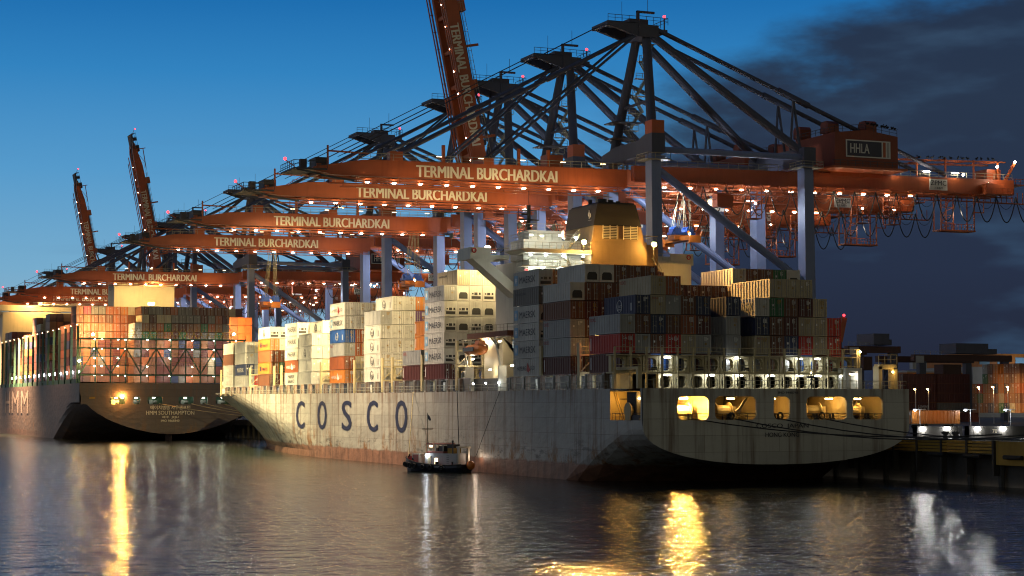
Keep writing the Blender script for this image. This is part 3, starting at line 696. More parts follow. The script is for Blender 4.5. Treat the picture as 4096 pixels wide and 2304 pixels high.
def reefer_meshes(k):
    b=MB(); w=CW/2-.16; b.bx(-w,w,.06,.12,.17,CH-.16)
    for i in range(4): b.bx(-w+.1,w-.1,.02,.06,1.75+.2*i,1.85+.2*i)
    b.bx(-w+.08,w-.08,-.02,.06,.95,1.6)
    p=b.mesh('reefer_panel',(0,0,0),['CW'])
    d=MB()
    if k==0: d.bx(-.35,.25,-.03,.0,1.05,1.5).bx(.5,.85,-.03,0,1.1,1.5).bx(-w+.15,w-.15,.0,.055,.35,.85).bx(-.8,-.5,-.03,0,1.15,1.4)
    else: d.prism([(-.8,.35),(.8,.35),(.8,1.2),(.55,1.5),(-.55,1.5),(-.8,1.2)],'y',-.03,.05)
    return p,d.mesh('reefer_machinery',(0,0,0),['reefer_dark'])
DOOR=door_mesh(); BARS=bar_mesh(); MARKS=[marks_mesh(i) for i in range(6)]; REEF=[reefer_meshes(0),reefer_meshes(1)]
LOGO={}
def logo(kind):
    if kind in LOGO: return LOGO[kind]
    out=[]; X=-CW/2-.025
    def T(t,y,z,w,h,bold=.015,mb=None): return put_text(mb or MB(),t,(X,y,z),(0,-1,0),(0,0,1),w,h,bold)
    if kind=='star':
        e=MB().bx(X,X+.02,8.6,10.0,.55,2.15); st=MB(); n=14
        st.add([(X-.015,9.3+(.58 if i%2==0 else .26)*math.sin(2*PI*i/n),1.35+(.62 if i%2==0 else .27)*math.cos(2*PI*i/n)) for i in range(n)],[tuple(range(n))])
        out=[('emblem',e,'sky_panel'),('emblem',st,'letter_white'),('lettering',T('MAERSK',4.6,1.32,6.4,1.05,.02),'letter_dark')]
    elif kind=='star2': out=[('lettering',T('SEALAND',5,.8,5.2,.75,.02,T('MAERSK',5,1.85,5.2,.75,.02)),'letter_dark')]
    elif kind=='line': out=[('lettering',T('MAERSK LINE',7.4,1.85,4.4,.36),'letter_dark')]
    elif kind=='sud':
        k=MB().add([(X,4.6,2.1),(X,3.4,.9),(X,4.3,.5),(X,5.0,.9)],[(0,3,2,1)])
        out=[('lettering',T('S\u00dcD',2.5,1.3,1.7,.75,0,T('HAMBURG',7.1,1.2,3.7,.7,0)),'letter_dark'),('emblem',k,'letter_red')]
    elif kind=='sudw':
        k=MB().add([(X,4.6,2.1),(X,3.4,.9),(X,4.3,.5),(X,5.0,.9)],[(0,3,2,1)])
        out=[('lettering',T('S\u00dcD',2.5,1.3,1.7,.75,0,T('HAMBURG',7.1,1.2,3.7,.7,0)),'letter_white'),('emblem',k,'letter_white')]
    elif kind in ('globe','globew'):
        m='letter_dark' if kind=='globe' else 'letter_white'
        k=T('SHIPPING',5.2,.75,1.7,.24,.01,T('COSCO',5.2,1.2,1.6,.38,.01)).torus((X,5.2,1.25),.85,.05,(1,0,0),16,4)
        out=[('emblem',k,m),('lettering',MB().bx(X,X+.02,1.2,1.5,.5,1.6),m)]
    elif kind=='ocl': out=[('lettering',T('OOCL',9.0,2.15,1.9,.5,.02),'letter_red')]
    elif kind=='hap': out=[('lettering',T('Hapag-Lloyd',4.2,1.2,4.6,.85,.02),'sign_navy'),('emblem',MB().bx(X,X+.02,7.3,8.6,.8,1.8),'sign_navy')]
    elif kind=='grey': out=[('lettering',T('MAERSK',4.6,1.32,6.4,1.05,.02),'pole_grey')]
    elif kind=='side': out=[('lettering',MB().bx(X,X+.02,9.7,9.95,.5,2.3),'letter_white')]
    elif kind=='rsk': out=[('lettering',T('RSK',2.2,1.35,3.6,1.4,.02),'letter_dark')]
    elif kind in ('tex','CAI'): out=[('lettering',put_text(MB(),kind,(-.45,.0,2.1),(1,0,0),(0,0,1),.7,.34,.02),'letter_white')]
    elif kind=='ooclend': out=[('lettering',put_text(MB(),'OOCL',(-.45,.0,2.3),(1,0,0),(0,0,1),.9,.26,.02),'letter_red')]
    elif kind=='45': out=[('lettering',put_text(MB(),'45',(-.6,.0,.4),(1,0,0),(0,0,1),.6,.4,.02,),'letter_white')]
    LOGO[kind]=[(n,b.mesh(n,(0,0,0),[m])) for n,b,m in out]
    return LOGO[kind]
def setm(o,mat):
    o.material_slots[0].link='OBJECT'; o.material_slots[0].material=MATS[mat]
NCONT=[0]
def container(x,y,z,col,label,group,L=CL,reefer=None,parts=True,logos=(),rz=0,k=0):
    o=bpy.data.objects.new('shipping_container',body_mesh(round(L,2),L,not parts)); COL.objects.link(o)
    o.location=(x,y,z); o.rotation_euler[2]=rz; setm(o,'C'+col); tag(o,label,'container',group); NCONT[0]+=1
    def ch(n,me,mat=None):
        c=bpy.data.objects.new(n,me); COL.objects.link(c); c.parent=o
        if mat: setm(c,mat)
    if parts:
        if reefer is None:
            ch('door',DOOR,'C'+col); ch('locking_bars',BARS); ch('door_lettering',MARKS[k%6][0]); ch('door_sticker',MARKS[k%6][1])
        elif reefer is not None: ch('reefer_panel',REEF[reefer][0],'C'+col); ch('reefer_machinery',REEF[reefer][1])
    for lg in logos:
        for n,me in logo(lg): ch(n,me)
    return o
ORD=['bottom','second','third','fourth','fifth','sixth','seventh','eighth','ninth','tenth']
NTH=['first','second','third','fourth','fifth','sixth','seventh','eighth','ninth','tenth','eleventh','twelfth','thirteenth','fourteenth','fifteenth','sixteenth']
LG={('A',0,0):'sud',('A',0,1):'star',('A',0,2):'star',('A',0,3):'star',('A',0,4):'line',('A',0,5):'star',
 ('B',0,0):'side',('B',0,1):'ocl',('B',0,2):'ocl',('C',0,0):'side',('C',0,1):'side',('C',0,2):'ocl',('C',1,3):'globew',('C',2,4):'ocl',('C',2,3):'ooclend',
 ('C',4,3):'tex',('C',5,2):'tex',('C',0,1,1):'CAI',('C',3,1):'CAI',('C',9,3):'rsk',('C',10,4):'ocl',('C',9,1):'ooclend',
 ('E',0,1):'star',('E',0,2):'star',('E',0,3):'star',('E',0,4):'star',('E',0,5):'star',('E',0,0):'side',('E',1,6):'line',
 ('F',0,1):'ocl',('F',0,0):'side',('F',1,2):'side',('F',1,3):'side',
 ('G',0,0):'globe',('G',0,1):'globe',('G',0,2):'globe',('G',0,3):'globe',('G',1,5):'globe',('G',3,4):'45',
 ('H',0,0):'sudw',('H',0,2):'ocl',('H',0,3):'globew',('H',0,4):'star',('H',0,5):'sud',('I',0,2):'globe',('I',1,4):'globe',
 ('J',0,0):'star2',('J',0,1):'sudw',('J',0,2):'star',('J',0,3):'star',('J',0,4):'star',('K',0,1):'hap',('K',0,3):'hap',('K',0,4):'globe',
 ('L',0,0):'grey',('L',0,1):'grey',('M',0,0):'grey',('M',0,1):'grey'}
BAYS=[('A',269.5,CL,'bay just behind the bridge house','MWWWWDW'[1:],['.....N','','','','','','.....O','.....N']),
 ('B',257.4,CL,'middle bay of the dark stern stacks','MGGNW',['.CNMNW','.CNMNW','...MNN','....MN','....MN','....M','....M','....M','....M','....M','....MW','....MN','....MN','....ME','....MW']),
 ('C',240.2,CL,'sternmost bay above the arched frame','MRG',['MGNV','BNVCC','VRNGU','GCUN','MGMV','','GGGV','','GCVW','NNNEC','WVMNC','BRCMC','NCCC','RRR']),
 ('E',312.2,CL,'bay in front of the bridge house','MWWWWG',['.WWWWWC','.WWWWWW','.WWWWWW','.WWWWWW','..WWWWW']),
 ('F',324.5,CL,'low stack before the lifeboat','MG',['..OO']),
 ('G',348.3,CL,'white bay with ringed emblems','WWWWG',['WWWWWW','WWWWWW','..CCPO']),
 ('H',372,CL,'bay with the blue container','OUGBWW',['CCUUWW','....WW']),
 ('I',396,CL,'grey stack of the forward bays','GGGG',['CCGGW']),
 ('J',407.5,CL,'stack of star badges near the bow','WUWWW',['....W']),
 ('K',431.5,CL,'bay with two orange containers','NOUOW',['UEUWW']),
 ('L',454.7,CL,'second bay from the bow','GVGG',['RGGC']),
 ('M',467,CL,'foremost bay at the bow','GGNW',['..GC'])]
LOGW={'star':'with a pale blue star badge','sud':'with a red kite emblem','sudw':'with a white kite emblem','globe':'with a round emblem','globew':'with a white round emblem',
 'ocl':'with small red letters','hap':'with a dark blue emblem','line':'with small dark letters','star2':'with two rows of lettering','tex':'with small white letters','CAI':'with small white letters'}
for nm,s,L,bay,c0,rest in BAYS:
    for ci,colm in enumerate([c0]+rest):
        for ti,c in enumerate(colm):
            if c=='.': continue
            off={'B':.9 if ci>=11 else 0}.get(nm,0)
            x=114.2+CW/2+PW*ci+off+random.uniform(-.02,.02); z=15.68+PH*ti
            if nm in 'AJ' and c=='W' or nm=='E' and c in 'W' and ti<6 or (nm,ci,ti) in (('B',0,4),('B',1,5),('B',2,5),('B',15,5),('K',0,4),('K',1,4),('E',0,4)): rf=(1 if random.random()<.3 or nm=='B' else 0)
            else: rf=None
            lg=[v for k_,v in LG.items() if k_[:3]==(nm,ci,ti)]
            col='outer column' if ci==0 else NTH[ci]+' column'
            lab=f"{CN[c]} container, {ORD[ti]} tier, {col}, {bay}"
            ll=L+1.2 if (nm,ci,ti)==('C',10,4) else L
            container(x,s+random.uniform(-.06,.06),z,c,lab,'containers stacked on the grey ship',ll,rf,True,lg,k=random.randrange(6))
# solid stacks behind the ones in view (hidden interior of the load): nothing is built there
# ---- containers on the second ship: the aft faces one by one, the rest as one load
HP=2.37; cols='NUMTRNDKMONUVTNEWKMGNTUC'
rr=random.Random(11)
def hcol(x):
    return rr.choice('NNNUMMMTTDDRNVEUNTNM')
def hbody():
    return None
for ci in range(13):                 # nearer block, upper tiers
    top=9 if ci>=1 else 7
    for ti in (range(5,top) if ci else range(5,7)):
        c=('W' if ci==0 and ti in(5,6) else 'C' if (ti==7 and ci in (1,3,4)) else hcol(0) if ti<7 else rr.choice('DNDMNVUN'))
        container(114.6+1.2+HP*ci,599.8 if ti<8 else 601.5,18.3+2.72*ti,c,f"{CN[c]} container, {ORD[ti]} tier, {NTH[ci]} column, dark block over the dark ship's stern",'containers stacked on the dark brown ship',reefer=None,parts=False).scale=(.955,1,.96)
for ci in range(7):                  # lit block on the left
    for ti in range(5,9):
        c=rr.choice('UTOUNTC') if ti<7 else ['T','K','D','D','U','U','O'][ci] if ti==8 else rr.choice('NUTU')
        container(98.3+1.2+HP*ci,612.5,18.6+2.72*ti,c,f"{CN[c]} container, {ORD[ti]} tier, {NTH[ci]} column, floodlit block at the dark ship's near edge",'containers stacked on the dark brown ship',parts=False).scale=(.955,1,.96)
load=MB(); PAL=list(CP)
def stack(x,y,z0,n0,n1,L=10.3,pick='NNNUMMMTTDNCVNUNTM'):
    for t in range(n0,n1):
        load.cm=PAL.index(rr.choice(pick)); load.bx(x-1.13,x+1.13,y,y+L,z0+2.72*t,z0+2.72*t+2.6)
for ci in range(13): stack(115.8+HP*ci,599.8,18.3,0,5)
for ci in range(23): stack(99.5+HP*ci,612.5,18.6,0,5 if ci<7 else 9)
for ci in (13,14,15,16): stack(115.8+HP*ci,608,18.3,4,8,pick='OUTUN')
for s,n,w in ((625,7,6),(635.5,7,6),(668.5,9,8),(690.3,8,3),(700.5,9,8),(724.7,7,8),(747,6,8),(768.6,8,9),(779,8,9),(820,7,9),(845,8,9),(880,7,9)):
    for ci in range(w):
        stack(99.4+HP*ci,s,18.6,0,n+(1 if ci==1 and s==747 else 0),L=9.7 if s<800 else 20)
lo=load.build('container_stacks',['C'+k for k in PAL])
tag(lo,'brown and mixed containers packed in tiers on the dark brown ship','containers','containers stacked on the dark brown ship','stuff')
# ---- yard containers at the right
def yard(x,y,z,c,label,parts=True): return container(x,y,z,c,label,'containers stacked in the yard',rz=-PI/2,parts=parts,k=random.randrange(6),L=11.4)
pal=['TTT O','ETTK','TNTTE','VUTTT','TUVOO','ECOTN','VOUTT','CNTUN']
YS=[('NTO',0),('TER',0),('NTTEG',0),('VTTTN',0),('TUVOO',0),('ECOO',1),('VUNTN',0),('CTTNN',0),('TNUTN',0)]
for i,(colm,_) in enumerate(YS):
    for t,c in enumerate(colm):
        yard(326,450-2.44*i,6.35+2.75*t+2.6,c,f"{CN[c]} container end, {ORD[t]} tier, {NTH[i]} stack from the lit yard block's far end")
for j,(x,nm) in enumerate(((305.2,'nearer the ship'),(316.4,'beside the lit block'))):
    for t,c in enumerate('MMMMM' if j==0 else 'MDMMM'):  # dark paints chosen to put the stack's lack of light into its colour
        o=yard(x,452+4*(t>0),6.35+2.75*t,c,f"{CN[c]} long container, {ORD[t]} tier of the unlit yard stack {nm}",parts=t==0)
        if (j,t)==(0,1):
            k=put_text(MB(),'HMM',(x,1,1),(1,0,0),(0,0,1),1,1); 
            lt=put_text(MB(),'HMM',(CW/2+.03,6.5,1.4),(0,1,0),(0,0,1),3,1.3,.03); me=lt.mesh('lettering',(0,0,0),['pole_grey']); c2=bpy.data.objects.new('lettering',me); COL.objects.link(c2); c2.parent=o
# ------------------------------------------------------------------ ship-to-shore cranes
QZ=6.2; Y0=328.0; HG=V((156.5,Y0,55.0))
LM={}
def lampmesh(kind):
    if kind in LM: return LM[kind]
    b=MB()
    if kind=='boom': b.bx(-.28,.28,-.28,.28,-.16,0)
    else: b.ball((0,0,0),.28,8,6)
    LM[kind]=b.mesh('lamp',(0,0,0),['lamp_white' if kind!='red' else 'lamp_red']); return LM[kind]
def crane_base(label,y=Y0):
    r=empty('gantry_crane',(159,Y0,QZ),label,'crane','ship-to-shore cranes along the quay')
    def P(name,mat,mb): return mb.build(name,mat,r)
    for x,s2 in ((159,0),(192,1)):
        for sg in (-1,1):
            yy=Y0+sg*9.5; top=58.6
            b=MB().beam((x,yy,9.2),(x-.5+s2*.2,yy,top),2.3,3.0,2.0,2.6)
            lg=P('leg','crane_blue',b)
            bg=MB()
            for k in range(4): bg.tube((x-.3,yy-4.2+2.8*k,7.0),(x+.3,yy-4.2+2.8*k,7.0),.55,10)
            bg.bx(x-.5,x+.5,yy-5.2,yy+5.2,7.2,8.2); P('bogie','steel_dark',bg)
        P('sill_beam','crane_blue',MB().bx(x-.9,x+.9,Y0-8,Y0+8,8.2,10.6))
    for sg in (-1,1):
        yy=Y0+sg*9.5
        P('portal_beam','crane_blue',MB().bx(160.3,190.9,yy-1,yy+1,19,22))
        P('upper_tube','crane_blue',MB().tube((160,yy,59.5),(191,yy,59.5),.62,12))
        P('brace','crane_blue',MB().tube((159.8,yy,55.4),(191.2,yy,35),.78,12))
    # top cross girders
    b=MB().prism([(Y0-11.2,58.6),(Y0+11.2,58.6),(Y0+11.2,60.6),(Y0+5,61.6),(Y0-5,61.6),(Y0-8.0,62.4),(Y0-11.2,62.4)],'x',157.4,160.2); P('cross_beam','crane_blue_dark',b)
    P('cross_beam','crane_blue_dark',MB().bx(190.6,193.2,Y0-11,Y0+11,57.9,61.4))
    P('winch_cabin','crane_red',MB().bx(157.5,160.1,Y0-11.1,Y0-8.1,62.4,64.9))
    for x in (158.6,192):
        for sg in (-1,1):
            yy=Y0+sg*9.5; b=MB().bx(x-2.4,x+2.4,yy-2.4,yy+2.4,57.3,57.45).rail([(x-2.4,yy-2.4,57.45),(x+2.4,yy-2.4,57.45),(x+2.4,yy+2.4,57.45),(x-2.4,yy+2.4,57.45),(x-2.4,yy-2.4,57.45)],1.1,1.6,.06); P('platform','rail_steel',b)
    # A-frame mast
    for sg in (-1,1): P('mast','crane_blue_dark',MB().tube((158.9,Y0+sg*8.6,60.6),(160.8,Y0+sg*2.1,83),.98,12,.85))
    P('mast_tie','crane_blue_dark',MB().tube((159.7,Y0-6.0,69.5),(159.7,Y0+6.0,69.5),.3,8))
    b=MB().bx(158.6,162.8,Y0-3.6,Y0+3.6,82.2,84.6).prism([(151.8,84.2),(158.6,82.2),(158.6,84.9),(152.0,84.9)],'y',Y0-3.4,Y0-2.5).prism([(151.8,84.2),(158.6,82.2),(158.6,84.9),(152.0,84.9)],'y',Y0+2.5,Y0+3.4)
    b.bx(151.8,152.5,Y0-3.6,Y0+3.6,84.0,84.8).bx(152.5,158.6,Y0-3.4,Y0+3.4,84.75,84.85).bx(162.8,165,Y0-3,Y0+3,83.4,84.0).bx(157.5,161.5,Y0-1.6,Y0+1.6,84.6,86.0)
    P('apex_frame','crane_blue_dark',b)
    P('apex_rail','rail_dark',MB().rail([(152,Y0-3.5,84.9),(158,Y0-3.5,84.9)],1.2,1.3,.06).rail([(158.6,Y0-3.6,84.9),(165,Y0-3.2,84.9),(165,Y0+3.2,84.9)],1.3,1.3,.06))
    P('service_jib','crane_blue_dark',MB().bx(159.8,160.3,Y0-.3,Y0+.3,84.6,88.0).bx(159.8,163.6,Y0-.25,Y0+.25,87.6,88.0).tube((162.2,Y0,88),(162.2,Y0,91),.05,5).tube((156.6,Y0,85),(156.6,Y0,89.5),.04,5))
    P('beacon','lamp_red',MB().ball((164.4,Y0-2.8,86.6),.3)); P('beacon_post','rail_dark',MB().bx(164.3,164.5,Y0-2.9,Y0-2.7,84,86.3))
    # stair zigzag on the far mast
    b=MB(); z=62; k=0
    while z<80:
        f=(z-60.6)/22.4; xx=159.6+1.9*f; yy=Y0+8.6-6.5*f-1.5
        a=V((xx+.6,yy-1.3,z)); c=V((xx+2.6,yy-1.3,z+3.2)) if k%2 else V((xx+.6,yy-1.3,z+3.2)); a=a if k%2 else V((xx+2.6,yy-1.3,z))
        b.beam(a,c,.12,.3).beam(a+V((0,.8,0)),c+V((0,.8,0)),.12,.3).beam(a+V((0,0,1)),c+V((0,0,1)),.07)
        for i in range(7): p=a.lerp(c,(i+.5)/7); b.beam(p,p+V((0,.8,0)),.25,.06)
        b.bx(xx+.2,xx+3,yy-1.5,yy-.4,z+3.15,z+3.25).rail([(xx+.2,yy-1.5,z+3.25),(xx+3,yy-1.5,z+3.25)],1,1.2,.06); z+=3.3;k+=1
    P('mast_stair','rail_steel',b)
    b=MB().bx(156.5,162.5,Y0+3.2,Y0+8.2,66.4,66.6).rail([(156.5,Y0+3.2,66.6),(162.5,Y0+3.2,66.6)],1.1,1.5,.06).bx(157,161.5,Y0+4,Y0+9,63.4,63.6).rail([(157,Y0+4,63.6),(161.5,Y0+4,63.6)],1.1,1.5,.06); P('mast_platform','rail_dark',b)
    # back stays
    for sg in (-1,1):
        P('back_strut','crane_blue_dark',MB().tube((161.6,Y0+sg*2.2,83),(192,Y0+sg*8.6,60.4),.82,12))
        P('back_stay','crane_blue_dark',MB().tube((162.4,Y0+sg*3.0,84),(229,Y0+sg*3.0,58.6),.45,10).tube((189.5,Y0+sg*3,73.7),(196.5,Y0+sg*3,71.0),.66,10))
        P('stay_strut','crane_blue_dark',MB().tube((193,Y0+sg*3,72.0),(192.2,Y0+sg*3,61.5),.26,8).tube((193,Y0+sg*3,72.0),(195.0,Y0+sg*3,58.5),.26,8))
    # landside girder
    up=lambda x:(x-156)/90*1.1
    for sg in (-1,1):
        b=MB().beam((157.2,Y0+sg*3.2,55.55),(245.5,Y0+sg*3.2,56.65),1.3,2.9); b.beam((157.2,Y0+sg*4.0,53.9),(245,Y0+sg*4.0,55.0),.5,.25)
        b.beam((160,Y0+sg*4.1,53.2),(245,Y0+sg*4.1,54.3),.35,.2)
        for i in range(22): x=162+i*3.8; b.beam((x,Y0+sg*4.1,53.2+up(x)),(x,Y0+sg*4.1,54.3+up(x)),.18)
        P('girder','crane_red',b)
        P('girder_rail','rail_steel',MB().rail([(157.5,Y0+sg*3.9,57.05),(198,Y0+sg*3.9,57.6)],1.15,2.2,.06).rail([(213,Y0+sg*3.9,57.75),(245,Y0+sg*3.9,58.1)],1.15,2.2,.06))
    b=MB()
    for x in (162,172,182,196,210,222,234,244): b.bx(x-.4,x+.4,Y0-2.6,Y0+2.6,54.6+up(x),56.6+up(x))
    P('girder_tie','crane_red',b)
    # machinery house
    h=MB().prism([(199.3,58.4),(214.0,58.4),(214.0,65.0),(206.6,66.0),(199.3,65.2)],'y',Y0-8.2,Y0+14)
    mh=P('machinery_house','crane_red_shaded',h)
    P('house_base','crane_red',MB().bx(197.8,215.2,Y0-9.8,Y0+14,57.9,58.35).bx(201,213,Y0-4,Y0+4,57.0,57.9))
    P('house_rail','rail_dark',MB().rail([(197.9,Y0-9.7,58.35),(215.1,Y0-9.7,58.35)],1.15,1.6,.06).rail([(199.4,Y0+13.9,65.4),(199.4,Y0-8.1,65.3),(206.6,Y0-8.1,66.0),(213.9,Y0-8.1,65.1)],1.15,1.7,.06))
    for x,yy in ((201.6,Y0+8),(202.6,Y0-1),(209.6,Y0-4)):
        b=MB().prism([(yy-1.4,66.0),(yy+1.4,66.0),(yy+1.4,67.8),(yy+.9,68.4),(yy-.9,68.4),(yy-1.4,67.8)],'x',x-1.3,x+1.3).bx(x-1,x+1,yy-1,yy+1,65.2,66); P('roof_vent','crane_red_shaded',b)
    ys=Y0-8.25
    sg_=P('house_sign','letter_white',MB().bx(201.8,212.2,ys-.05,ys,60.4,63.9))
    MB().bx(202.1,210.1,ys-.09,ys-.06,60.65,63.65).build('sign_field','sign_navy',sg_)
    MB().bx(210.45,211.05,ys-.09,ys-.06,60.65,63.65).build('sign_stripe','crane_red',sg_)
    MB().bx(211.4,211.8,ys-.09,ys-.06,60.65,63.65).build('sign_stripe','pole_grey',sg_)
    letter('HHLA',(205.0,ys-.10,62.2),(1,0,0),(0,0,1),4.4,1.9,'letter_white',sg_,bold=.02)
    b=MB().bx(224.4,228.8,Y0-3.92,Y0-3.87,55.2,57.5); m_=P('maker_plate','letter_white',b)
    letter('ZPMC',(226.6,Y0-3.96,56.7),(1,0,0),(0,0,1),3.8,1.0,'letter_dark',m_); letter('\u4e0a\u6d77\u632f\u534e',(226.6,Y0-3.96,55.65),(1,0,0),(0,0,1),2.2,.5,'letter_dark',m_)
    # festoon loops
    b=MB(); x=162.
    while x<246:
        n=10; pts=[(x+4.9*i/n,Y0-4.6,53.4+up(x)-5.4*(1-(2*i/n-1)**2)) for i in range(n+1)]; b.path(pts,.12,5); 
        pts=[(x+4.9*i/n,Y0-4.5,53.4+up(x)-2.6*(1-(2*i/n-1)**2)) for i in range(n+1)]; b.path(pts,.05,4); x+=4.9
    P('festoon_cable','cable_black',b)
    # hanging maintenance cage
    b=MB()
    for x in (227.4,230.4,235.6):
        for yy in (Y0-3.5,Y0-1): b.beam((x,yy,47.2),(x,yy,54.6),.22)
    b.bx(227.2,235.8,Y0-3.7,Y0-.8,46.9,47.2); b.rail([(227.4,Y0-3.6,47.2),(235.6,Y0-3.6,47.2)],1.2,.8,.07)
    for z in (48.6,50.2,51.8,53.4): b.beam((227.4,Y0-3.5,z),(230.4,Y0-3.5,z),.12).beam((230.4,Y0-3.5,z),(227.4,Y0-3.5,z-1.4),.1)
    b.beam((235.6,Y0-3.5,51),(238,Y0-3.5,51),.2).beam((238,Y0-3.5,51),(238,Y0-3.5,54.8),.16).beam((227.4,Y0-3.5,48),(229.6,Y0-3.5,54),.14)
    P('maintenance_cage','crane_red',b)
    b=MB().bx(236,249,Y0-4.6,Y0-3.8,53.0,53.2)
    for i in range(10): b.beam((236.4+1.35*i,Y0-4.4,53.2),(236.4+1.35*i,Y0-4.4,55.4),.12)
    P('lower_gangway','crane_red',b)
    # end platform and pipe gantry over the girder
    b=MB().beam((216,Y0-3,61.2),(244,Y0-3,61.9),.3).beam((216,Y0+3,61.2),(244,Y0+3,61.9),.3)
    for x in (222,229,236,242): b.beam((x,Y0-3,58),(x,Y0-3,62),.3).beam((x,Y0-3,61.8),(x-5,Y0+3,61.6),.22)
    P('pipe_gantry','crane_red',b)
    b=MB().bx(236.5,243.5,Y0-6.4,Y0-4,54.6,54.8).rail([(236.5,Y0-6.3,54.8),(243.5,Y0-6.3,54.8)],1.1,1.2,.06).bx(237.2,241.5,Y0-5.8,Y0-4.2,54.8,56.9).bx(244,249,Y0-3,Y0+3,57.2,57.4).rail([(244,Y0-3,57.4),(249,Y0-3,57.4)],1.1,1.2,.07).bx(240,243.5,Y0-2,Y0+2,58,60.4).beam((243.5,Y0-3,57.4),(246.4,Y0-3,62),.5)
    P('end_platform','crane_red',b)
    for x,z in ((239,57.4),(241.5,60.8),(246,62.0),(233,58.7)):
        P('platform_lamp','lamp_white',MB().ball((x,Y0-3.6,z),.26))
    # lamps
    for i in range(11):
        x=163.5+5.6*i
        link('girder_lamp',lampmesh('boom'),r,V((x,Y0-4.3,52.95+up(x)))-ori(r))
    for x in (216,223.5,230.5): P('walkway_lamp','lamp_white',MB().bx(x-.7,x+.7,Y0-4.5,Y0-4.2,58.8,58.95))
    for sg in (-1,1):
        b=MB().bx(160.5,198,Y0+sg*6.4-.5,Y0+sg*6.4+.5,52.0,52.15).rail([(160.5,Y0+sg*6.9,52.15),(198,Y0+sg*6.9,52.15)],1.1,1.6,.07)
        for i in range(10): b.beam((161+4*i,Y0+sg*6.2,52.1),(161+4*i,Y0+sg*4.0,54.6),.14).beam((161+4*i,Y0+sg*6.2,52.1),(163+4*i,Y0+sg*4.2,54.6),.1)
        P('service_walkway','crane_red',b)
    for x in (181.5,206,213.5):
        b=MB()
        for dx in (0,2.6):
            for dy in (0,2.2): b.beam((x+dx,Y0-5.6+dy,47.6),(x+dx,Y0-5.6+dy,53),.18)
        for z in (47.6,49.4,51.2): b.bx(x,x+2.6,Y0-5.6,Y0-3.4,z-.06,z+.06).rail([(x,Y0-5.6,z),(x+2.6,Y0-5.6,z)],1,1.3,.06)
        b.beam((x,Y0-5.6,47.6),(x+2.6,Y0-5.6,51.2),.12)
        P('access_tower','crane_red',b); P('tower_lamp','lamp_white',MB().bx(x+1,x+1.4,Y0-5.7,Y0-5.5,50.4,50.6))
    b=MB()
    for z0 in range(20,54,4): 
        b.beam((193.6,Y0-8.2,z0),(193.6,Y0-5.2,z0+3.6),.5,.12) if (z0//4)%2 else b.beam((193.6,Y0-5.2,z0),(193.6,Y0-8.2,z0+3.6),.5,.12)
        b.bx(193.1,194.2,Y0-8.6,Y0-4.8,z0+3.7,z0+3.8)
    P('leg_stair','rail_steel',b)
    P('trolley','crane_red',MB().bx(168,176,Y0-2.4,Y0+2.4,52.4,53.6).bx(174.5,178,Y0-5.2,Y0-3.2,49.6,52.3))
    P('driver_cab','ship_white',MB().bx(176.5,179.2,Y0+.6,Y0+2.6,49.4,52.0)); P('cab_lamp','lamp_soft',MB().bx(176.4,176.48,Y0+.9,Y0+2.4,49.9,51.6))
    lamp('POINT',(166.5,Y0,49.5),5200,(.72,.82,1),r,.5)
    lamp('POINT',(184,Y0-1,49.5),3600,(.75,.84,1),r,.5)
    lamp('POINT',(241,Y0-6.5,58.6),500,(1,.72,.5),r,.4)
    lamp('POINT',(231.5,Y0-5.0,50.5),160,(1,.85,.7),r,.3)
    lamp('POINT',(200,Y0-6,51.2),350,(1,.8,.5),r,.4)
    return r
